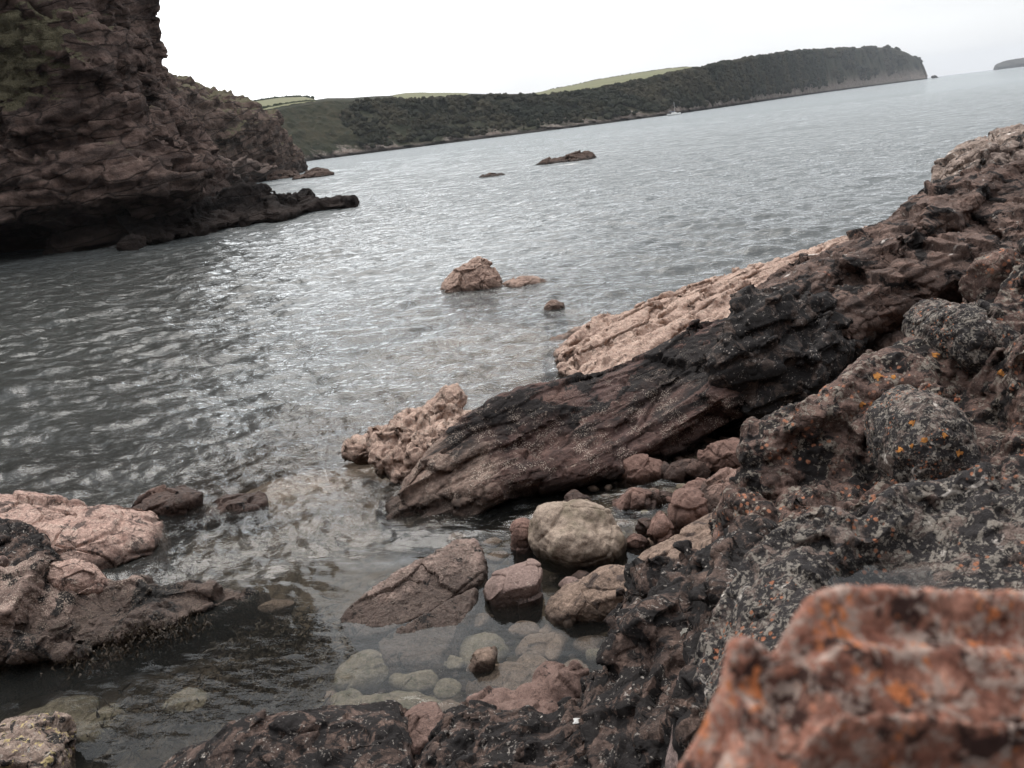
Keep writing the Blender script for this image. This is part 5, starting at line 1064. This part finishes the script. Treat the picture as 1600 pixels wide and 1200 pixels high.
stone('stone', [Y(*p) for p in [(978,895,5.75),(1010,858,5.95),(1060,830,6.05),(1110,800,6.2),(1160,775,6.3),(1175,860,5.4),(1100,890,5.4),(1010,915,5.5)]]+[Y(*p)+V(.1,.35,-.3) for p in [(1010,858,6),(1110,800,6.2),(1160,775,6.3)]]+[V(*(Y(*p)[:2]),-.2) for p in [(978,895,5.8),(1175,880,5.4),(1160,790,6.4),(1010,925,5.5)]], M_tan, [('facet', 0.3, 0.05, basis((0.8,.5,.15), s=(2,1,.8))), ('crack', .3, .02, basis((0.8,.5,.15), s=(2,1,.8))), ('fbm', .15, .015), ('fine', 0.03, 0.004)], 30, 6, 12, 'long tan rock shelf leading from the pool up towards the honeycombed knob', 'rock')
M_redb = rock_mat('red_brown_boulder', (0.21,0.12,0.092), (0.14,0.08,0.062), (0.26,0.155,0.12), 0.3, wet=0, streak=0.5, bumpk=0.7, crackk=0.25)
P_ = [('facet', .26, .045), ('fbm', .2, .02), ('facet', .1, .008), ('fine', .03, .003)]
stone('stone', sil([(1042,815),(1050,785),(1075,770),(1105,775),(1112,800),(1095,822),(1060,830)], 6.75, .15, .25, .6, sink=.2), M_redb, P_, 31, 5, 8, 'rounded red brown stone with a dark joint in front of the cave', 'stone')
stone('stone', sil([(1014,832),(1020,815),(1040,803),(1048,820),(1038,838),(1020,842)], 6.5, .1, .15, .6, sink=.1), M_redb, P_, 32, 5, 7, 'small red stone at the left foot of the jointed red brown stone', 'stone')
stone('rock', sil([(1085,805),(1100,775),(1150,745),(1200,735),(1200,790),(1140,815),(1100,820)], 7.0, .15, .3, .7, sink=.2), M_brownr, P_, 33, 6, 14, 'brown flat rock running back from the red stones into the cave', 'rock')
stone('rock', [Y(*p) for p in [(930,740,8.4),(1000,705,8.8),(1100,690,9.0),(1200,660,9.0),(1220,720,8.2),(1120,760,7.8),(1000,775,7.8),(940,785,7.8)]]+[Y(*p)+V(.2,.8,-.4) for p in [(930,740,8.4),(1200,660,9)]]+[V(*(Y(*p)[:2]),-.3) for p in [(930,790,7.8),(1220,730,8),(1200,660,9.2)]], M_redb, [('facet', .5, .12), ('ridge', .4, .05), ('facet', .18, .04), ('fine', .05, .01)], 34, 6, 10, 'dim reddish rock forming the back of the cave under the slab', 'rock')
stone('stone', sil([(958,790),(985,768),(1020,770),(1030,790),(1005,805),(970,808)], 7.4, .15, .2, .6, sink=.1), M_redb, P_, 35, 5, 10, 'dull red stone in the cave mouth above the greenish boulder', 'stone')
stone('stone', sil([(796,858),(795,830),(805,815),(825,818),(838,850),(835,868),(810,872)], 6.8, .1, .15, .6, sink=.15), M_redb, P_, 36, 5, 9, 'upright red stone tucked against the left side of the greenish boulder', 'stone')
lumps('rock', [el(775,1100,4.55,48,24,.15), el(830,1098,4.55,55,30,.16), el(880,1082,4.55,38,40,.14), el(900,1052,4.6,17,28,.07), el(745,1104,4.5,20,14,.08), el(860,1065,4.7,34,20,.12), el(820,1118,4.4,70,24,.12)], M_red,
      [0.012, ('facet', .28, .03), ('fbm', .2, .02), ('fbm', .07, .005), ('fine', .03, .002)], 37, 'smooth red rock with a raised right end at the bottom of the pool')
stone('stone', sil([(729,1048),(740,1024),(765,1016),(780,1020),(775,1042),(750,1056),(732,1056)], 5.12, .06, .09, .7, sink=.22), M_tan, [('facet', .1, .012), ('fine', .02, .002)], 38, 5, 14, 'small pointed tan stone tip poking out in the middle of the sunken stones', 'stone')
stone('pebble', sil([(879,975),(882,968),(892,967),(897,974),(893,982),(883,983)], 5.5, .03, .03), M_tan, [('fbm', .05, .002)], 39, 4, 6, 'tiny tan pebble at the water edge below the elongated stone', 'pebble')
stone('pebble', sil([(978,952),(982,945),(990,946),(992,954),(985,958)], 5.45, .03, .03), M_tan, [('fbm', .05, .002)], 40, 4, 6, 'tiny pale pebble under the right end of the elongated tan stone', 'pebble')
stone('stone', sil([(870,915),(885,902),(905,905),(912,918),(890,926)], 6.0, .06, .08), M_stn, [('fbm', .08, .005)], 41, 4, 8, 'dark little stone at the waterline below the greenish boulder', 'stone')
stone('stone', sil([(885,908),(905,893),(925,897),(920,912)], 6.1, .06, .08), M_brownr, [('fbm', .08, .005)], 42, 4, 8, 'flat brown stone between the greenish boulder and the elongated tan stone', 'stone')
for k, (u, v, w_, h_, y_, lb) in enumerate([(1000,735,44,24,8.0,'low dark red block deep in the cave left of centre'),(1075,738,42,22,7.9,'broad red block in the middle of the cave floor'),(1140,712,46,26,7.9,'dim block at the right back of the cave floor'),(905,785,26,12,7.5,'flat dark stone at the slab foot above the greenish boulder'),(1095,765,26,12,7.3,'flat brown stone on the cave floor behind the jointed red stone'),(1035,775,22,12,7.4,'small broken block on the cave floor'),(990,845,22,12,6.6,'brown flat stone between the greenish boulder and the tan shelf'),(1010,825,18,9,6.8,'little brown stone right of the greenish boulder'),(872,790,18,9,7.3,'low stone under the slab lip left of the cave')]):
    rs = np.random.RandomState(k+40); ring = [(u+w_*math.cos(t)*(0.85+.3*rs.rand()), v-h_*math.sin(t)*(0.8+.4*rs.rand())) for t in np.linspace(0, 2*math.pi, 9)[:-1]]
    stone('stone', sil(ring, y_, w_*y_/F*.6, w_*y_/F*.7, .6, sink=.12), M_redb if k % 2 == 0 else M_brownr, P_, 60+k, 5, 16, lb, 'stone')
M_sub1 = rock_mat('sunken_green_stone', (0.21,0.178,0.125), (0.145,0.12,0.083), (0.26,0.22,0.16), 0.2, wet=-2, streak=0.8, bumpk=0.8, green=0.5, crackk=0.25)
M_sub2 = rock_mat('sunken_brown_stone', (0.22,0.155,0.115), (0.15,0.105,0.078), (0.27,0.20,0.155), 0.2, wet=-2, streak=0.8, bumpk=0.8, crackk=0.25)
SUB = [(60,1108,66,36,1,'large sunken slab under the overhang of the left outcrop',-25),(152,1108,34,19,1,'smaller sunken slab right of the large one under the left outcrop',-20),(60,1145,30,14,2,'dim brown sunken stone near the bottom left corner',0),
 (560,1042,37,27,1,'sunken oval green stone left below the cracked boulder',20),(641,1060,38,15,1,'sunken oblong green stone directly below the cracked boulder',0),(605,1099,92,23,1,'longest sunken stone lying along the bottom ledge',-8),
 (750,1005,36,26,1,'sunken round greenish stone right of the cracked boulder',-5),(785,1055,58,38,2,'wide sunken stone behind the pointed tan tip',0),(868,1003,17,27,2,'upright oval sunken stone above the red rock',8),(833,1005,28,22,2,'sunken stone left of the upright oval one',0),
 (835,1035,30,22,2,'sunken brown stone between the tan tip and the red rock',0),(700,1075,22,14,1,'small sunken greenish stone left of the tan tip',0),(712,1035,14,12,1,'small pale sunken stone under the round greenish one',0),(895,1040,20,16,2,'sunken stone against the right end of the red rock',0),
 (820,980,24,12,2,'sunken stone just below the grey pink flat topped stone',0),(750,965,22,10,2,'sunken brown stone left of the grey pink flat topped stone',-20),(860,985,16,10,2,'little sunken stone below the elongated tan stone',0),(920,1000,24,14,2,'sunken stone at the foot of the black layered rock',0),
 (770,845,14,9,2,'sunken round stone between slab nose and greenish boulder',0),(735,870,16,8,2,'sunken stone just right of the top of the cracked boulder',0),(775,870,18,9,2,'sunken flat stone in the narrow channel under the slab',0),(715,840,14,7,2,'sunken stone in the channel under the slab nose',0),(930,1025,16,12,1,'pale sunken stone in the right corner of the pool',0),(540,1095,22,14,1,'faint green sunken stone left of the longest one',0),(290,1090,28,16,1,'faint yellowish sunken stone on the weedy floor',-20),(430,945,26,10,2,'faint pale sunken slab off the point of the left outcrop',-10),(550,1130,20,10,2,'sunken stone close against the flat topped ledge',0),(700,1105,18,10,2,'sunken stone left of the red rock',0)]
for k, (u, v, ru, rv, mt, lab, tilt) in enumerate(SUB):
    c = Z(u, v, -0.10); d_ = np.linalg.norm(c-np.array([0,0,H])); a = ru/F*d_; b = rv/F*d_*1.45
    rs = np.random.RandomState(k+100); pp = ico(1)[0]*(1+0.14*rs.randn(42,1))
    hz_ = min(a, b)*0.55; pp = pp*np.array([a, b, hz_]); t = math.radians(-tilt-7); R2 = np.array([[math.cos(t),-math.sin(t),0],[math.sin(t),math.cos(t),0],[0,0,1]])
    pp = pp@R2.T; top = -0.05-0.03*rs.rand() if k > 2 else -0.16
    pp = pp+np.array([c[0], c[1], top-hz_])
    stone('sunken_stone', pp, M_sub1 if mt == 1 else M_sub2, [('fbm', .2, .015), ('facet', .15, .012), ('fine', .03, .002)], k, 5 if ru > 25 else 4, 7, lab, 'stone', 'stones lying under the clear water of the pool')
# small pebbles: a few shapes copied over the pool floor
rs = np.random.RandomState(9); protos = []
for k in range(6):
    pp = ico(1)[0]*(1+0.1*rs.randn(42,1))*np.array([1, .75, .5])
    Vt, Fc = blob_mesh(pp, 3, 8); o = mk('pebble', Vt, Fc, (M_sub1, M_sub2, M_stn)[k%3]); protos.append(o)
n_p = 0; used = set()
reg = [((690,950),(920,1100),70,.045),((560,830),(900,905),34,.05),((900,780),(1100,880),26,.05),((900,960),(990,1010),40,.022),((420,1050),(700,1110),24,.05)]
for (a0,b0),(a1,b1),cnt,sz in reg:
    for _ in range(cnt):
        u, v = rs.uniform(a0,a1), rs.uniform(b0,b1); c = Z(u, v, -.2); k = rs.randint(6)
        zb = float(bed_base(np.array([c[0]]), np.array([c[1]]))[0])
        if k not in used: o = protos[k]; used.add(k)
        else: o = protos[k].copy(); COL.objects.link(o)
        s = sz*(0.6+0.9*rs.rand()); o.location = (c[0], c[1], min(zb+.045, 0.04)); o.scale = (s, s, s); o.rotation_euler = (rs.uniform(-.2,.2), rs.uniform(-.2,.2), rs.uniform(0,6.28))
        tag(o, 'small smooth pebble among many on the floor of the shallow pool', 'pebble', 'small pebbles on the pool floor')
print('pool', round(time.time()-T0,1))

# ------------------------------------------------------------------ crusts of lichen that read as patches of their own
_pc = {}
def patch(o, u, v, rpx, mat, seed, label=None, stretch=1.0, spikes=3.0, name='lichen_patch'):
    me = o.data
    if o.name not in _pc:
        Vt, Fc = read_mesh(me); _pc[o.name] = (Vt, Fc, vnormals(Vt, Fc))
    Vt, Fc, NN = _pc[o.name]; k = Fc.shape[1]
    org = np.array(o.location); Wd = Vt+org-np.array([0,0,H]); C_ = Wd@RM
    pu = 800+F*C_[:,0]/-C_[:,2]; pv_ = 600-F*C_[:,1]/-C_[:,2]
    near = np.where(((pu-u)**2+(pv_-v)**2 < 36) & (C_[:,2] < 0))[0]
    if len(near) == 0: print('no patch', o.name, u, v); return
    c = Vt[near[np.argmin(np.linalg.norm(Wd[near], axis=1))]]; rad = rpx/F*np.linalg.norm(c+org-np.array([0,0,H]))
    d = Vt-c; a = np.arctan2(d[:,2]+0.4*d[:,1], d[:,0]); rr_ = np.linalg.norm(d*np.array([1/stretch,1,1]), axis=1)
    lim = rad*(0.75+0.35*vnoise(np.stack([np.cos(a)*spikes, np.sin(a)*spikes, np.full_like(a, seed)], 1), seed)+0.30*fbm(Vt/rad*3.0, 4, seed+1))
    sel = (rr_ < lim)[Fc].all(1)
    if sel.sum() < 6: return
    Fs = Fc[sel]; uq, inv = np.unique(Fs, return_inverse=True); Fs = inv.reshape(-1, k)
    lab = np.arange(len(uq))
    for _ in range(400):
        m_ = lab[Fs].min(1); new = lab.copy()
        for q_ in range(k): np.minimum.at(new, Fs[:,q_], m_)
        if (new == lab).all(): break
        lab = new
    vals, cnt = np.unique(lab[Fs[:,0]], return_counts=True); Fs = Fs[lab[Fs[:,0]] == vals[np.argmax(cnt)]]
    u2, inv = np.unique(Fs, return_inverse=True); Fs = inv.reshape(-1, k); uq = uq[u2]
    Nn = NN[uq]
    q = mk(name, Vt[uq]+org+Nn*0.0035, Fs, mat, o)
    if label: q['label'] = label
def crust(nm, a, b):
    g = G(nm); n1 = g.noise(60, 5, 0.7); n2 = g.noise(18, 5, 0.7, 0, None, 5.0)
    c = g.mix(g.rng(n1, 0.35, 0.65), a, b); c = g.mix(g.rng(n2, 0.5, 0.65, 0, 0.5), c, tuple(0.5*x for x in a)); return g.finish(c, 0.95, g.bump(n1, 0.01), 0.2)
M_cw = crust('white_crust', (0.50,0.49,0.47), (0.72,0.71,0.69)); M_co = crust('orange_crust', (0.36,0.14,0.04), (0.60,0.28,0.08)); M_cy = crust('yellow_crust', (0.42,0.31,0.10), (0.6,0.48,0.22)); M_cg = crust('grey_crust', (0.26,0.25,0.22), (0.40,0.38,0.34))
def by(sub): return [o for o in COL.objects if sub in str(o.get('label', ''))][0]
oF = by('rough broken black rock'); oE = by('water filled hollow'); oD = by('big knobbly'); oL = by('black crumbling'); oR = by('grey crust and orange')
patch(oF, 897, 1122, 15, M_cw, 1, 'small star shaped patch of white lichen', 0.7, 4)
patch(oF, 760, 1140, 9, M_cg, 2, None, 1.6)
for k_, (u, v, r_) in enumerate([(1025,905,8),(1065,985,9)]): patch(oL, u, v, r_, M_cg, 10+k_, None, 1.6)
for k_, (u, v, r_) in enumerate([(1390,918,10),(1440,920,12)]): patch(oE, u, v, r_, M_cw, 20+k_, None, 1.5)
patch(oE, 1272, 935, 8, M_cy, 30, 'bright yellow lichen tuft')
for k_, (u, v, r_) in enumerate([(1290,628,8),(1352,632,8),(1366,625,6),(1376,585,9),(1463,550,9),(1560,585,10),(1335,592,6),(1400,585,7)]): patch(oD, u, v, r_, M_co, 50+k_, None, 1.1)
for k_, (u, v, r_) in enumerate([(1430,658,6),(1447,682,6),(1477,675,5),(1503,708,7),(1400,700,6),(1420,700,5)]): patch(oR, u, v, r_, M_co, 70+k_, None, 1.0)
# ------------------------------------------------------------------ sea air
hx = 9300.0
Vh = [(sx_*hx, sy_*hx, z_) for z_ in (-12.0, 190.0) for sx_, sy_ in ((-1,-1),(1,-1),(1,1),(-1,1))]
hzo = mk('haze', Vh, [[0,3,2,1],[4,5,6,7],[0,1,5,4],[1,2,6,5],[2,3,7,6],[3,0,4,7]], None, smooth=False)
mh = bpy.data.materials.new('haze'); mh.use_nodes = True; t_ = mh.node_tree; t_.nodes.clear()
pvn = t_.nodes.new('ShaderNodeVolumePrincipled'); pvn.inputs['Color'].default_value = (0.86,0.92,1.0,1); pvn.inputs['Density'].default_value = 0.00009
on = t_.nodes.new('ShaderNodeOutputMaterial'); t_.links.new(pvn.outputs[0], on.inputs['Volume']); hzo.data.materials.append(mh)
tag(hzo, kind='stuff')
print('done', round(time.time()-T0,1))
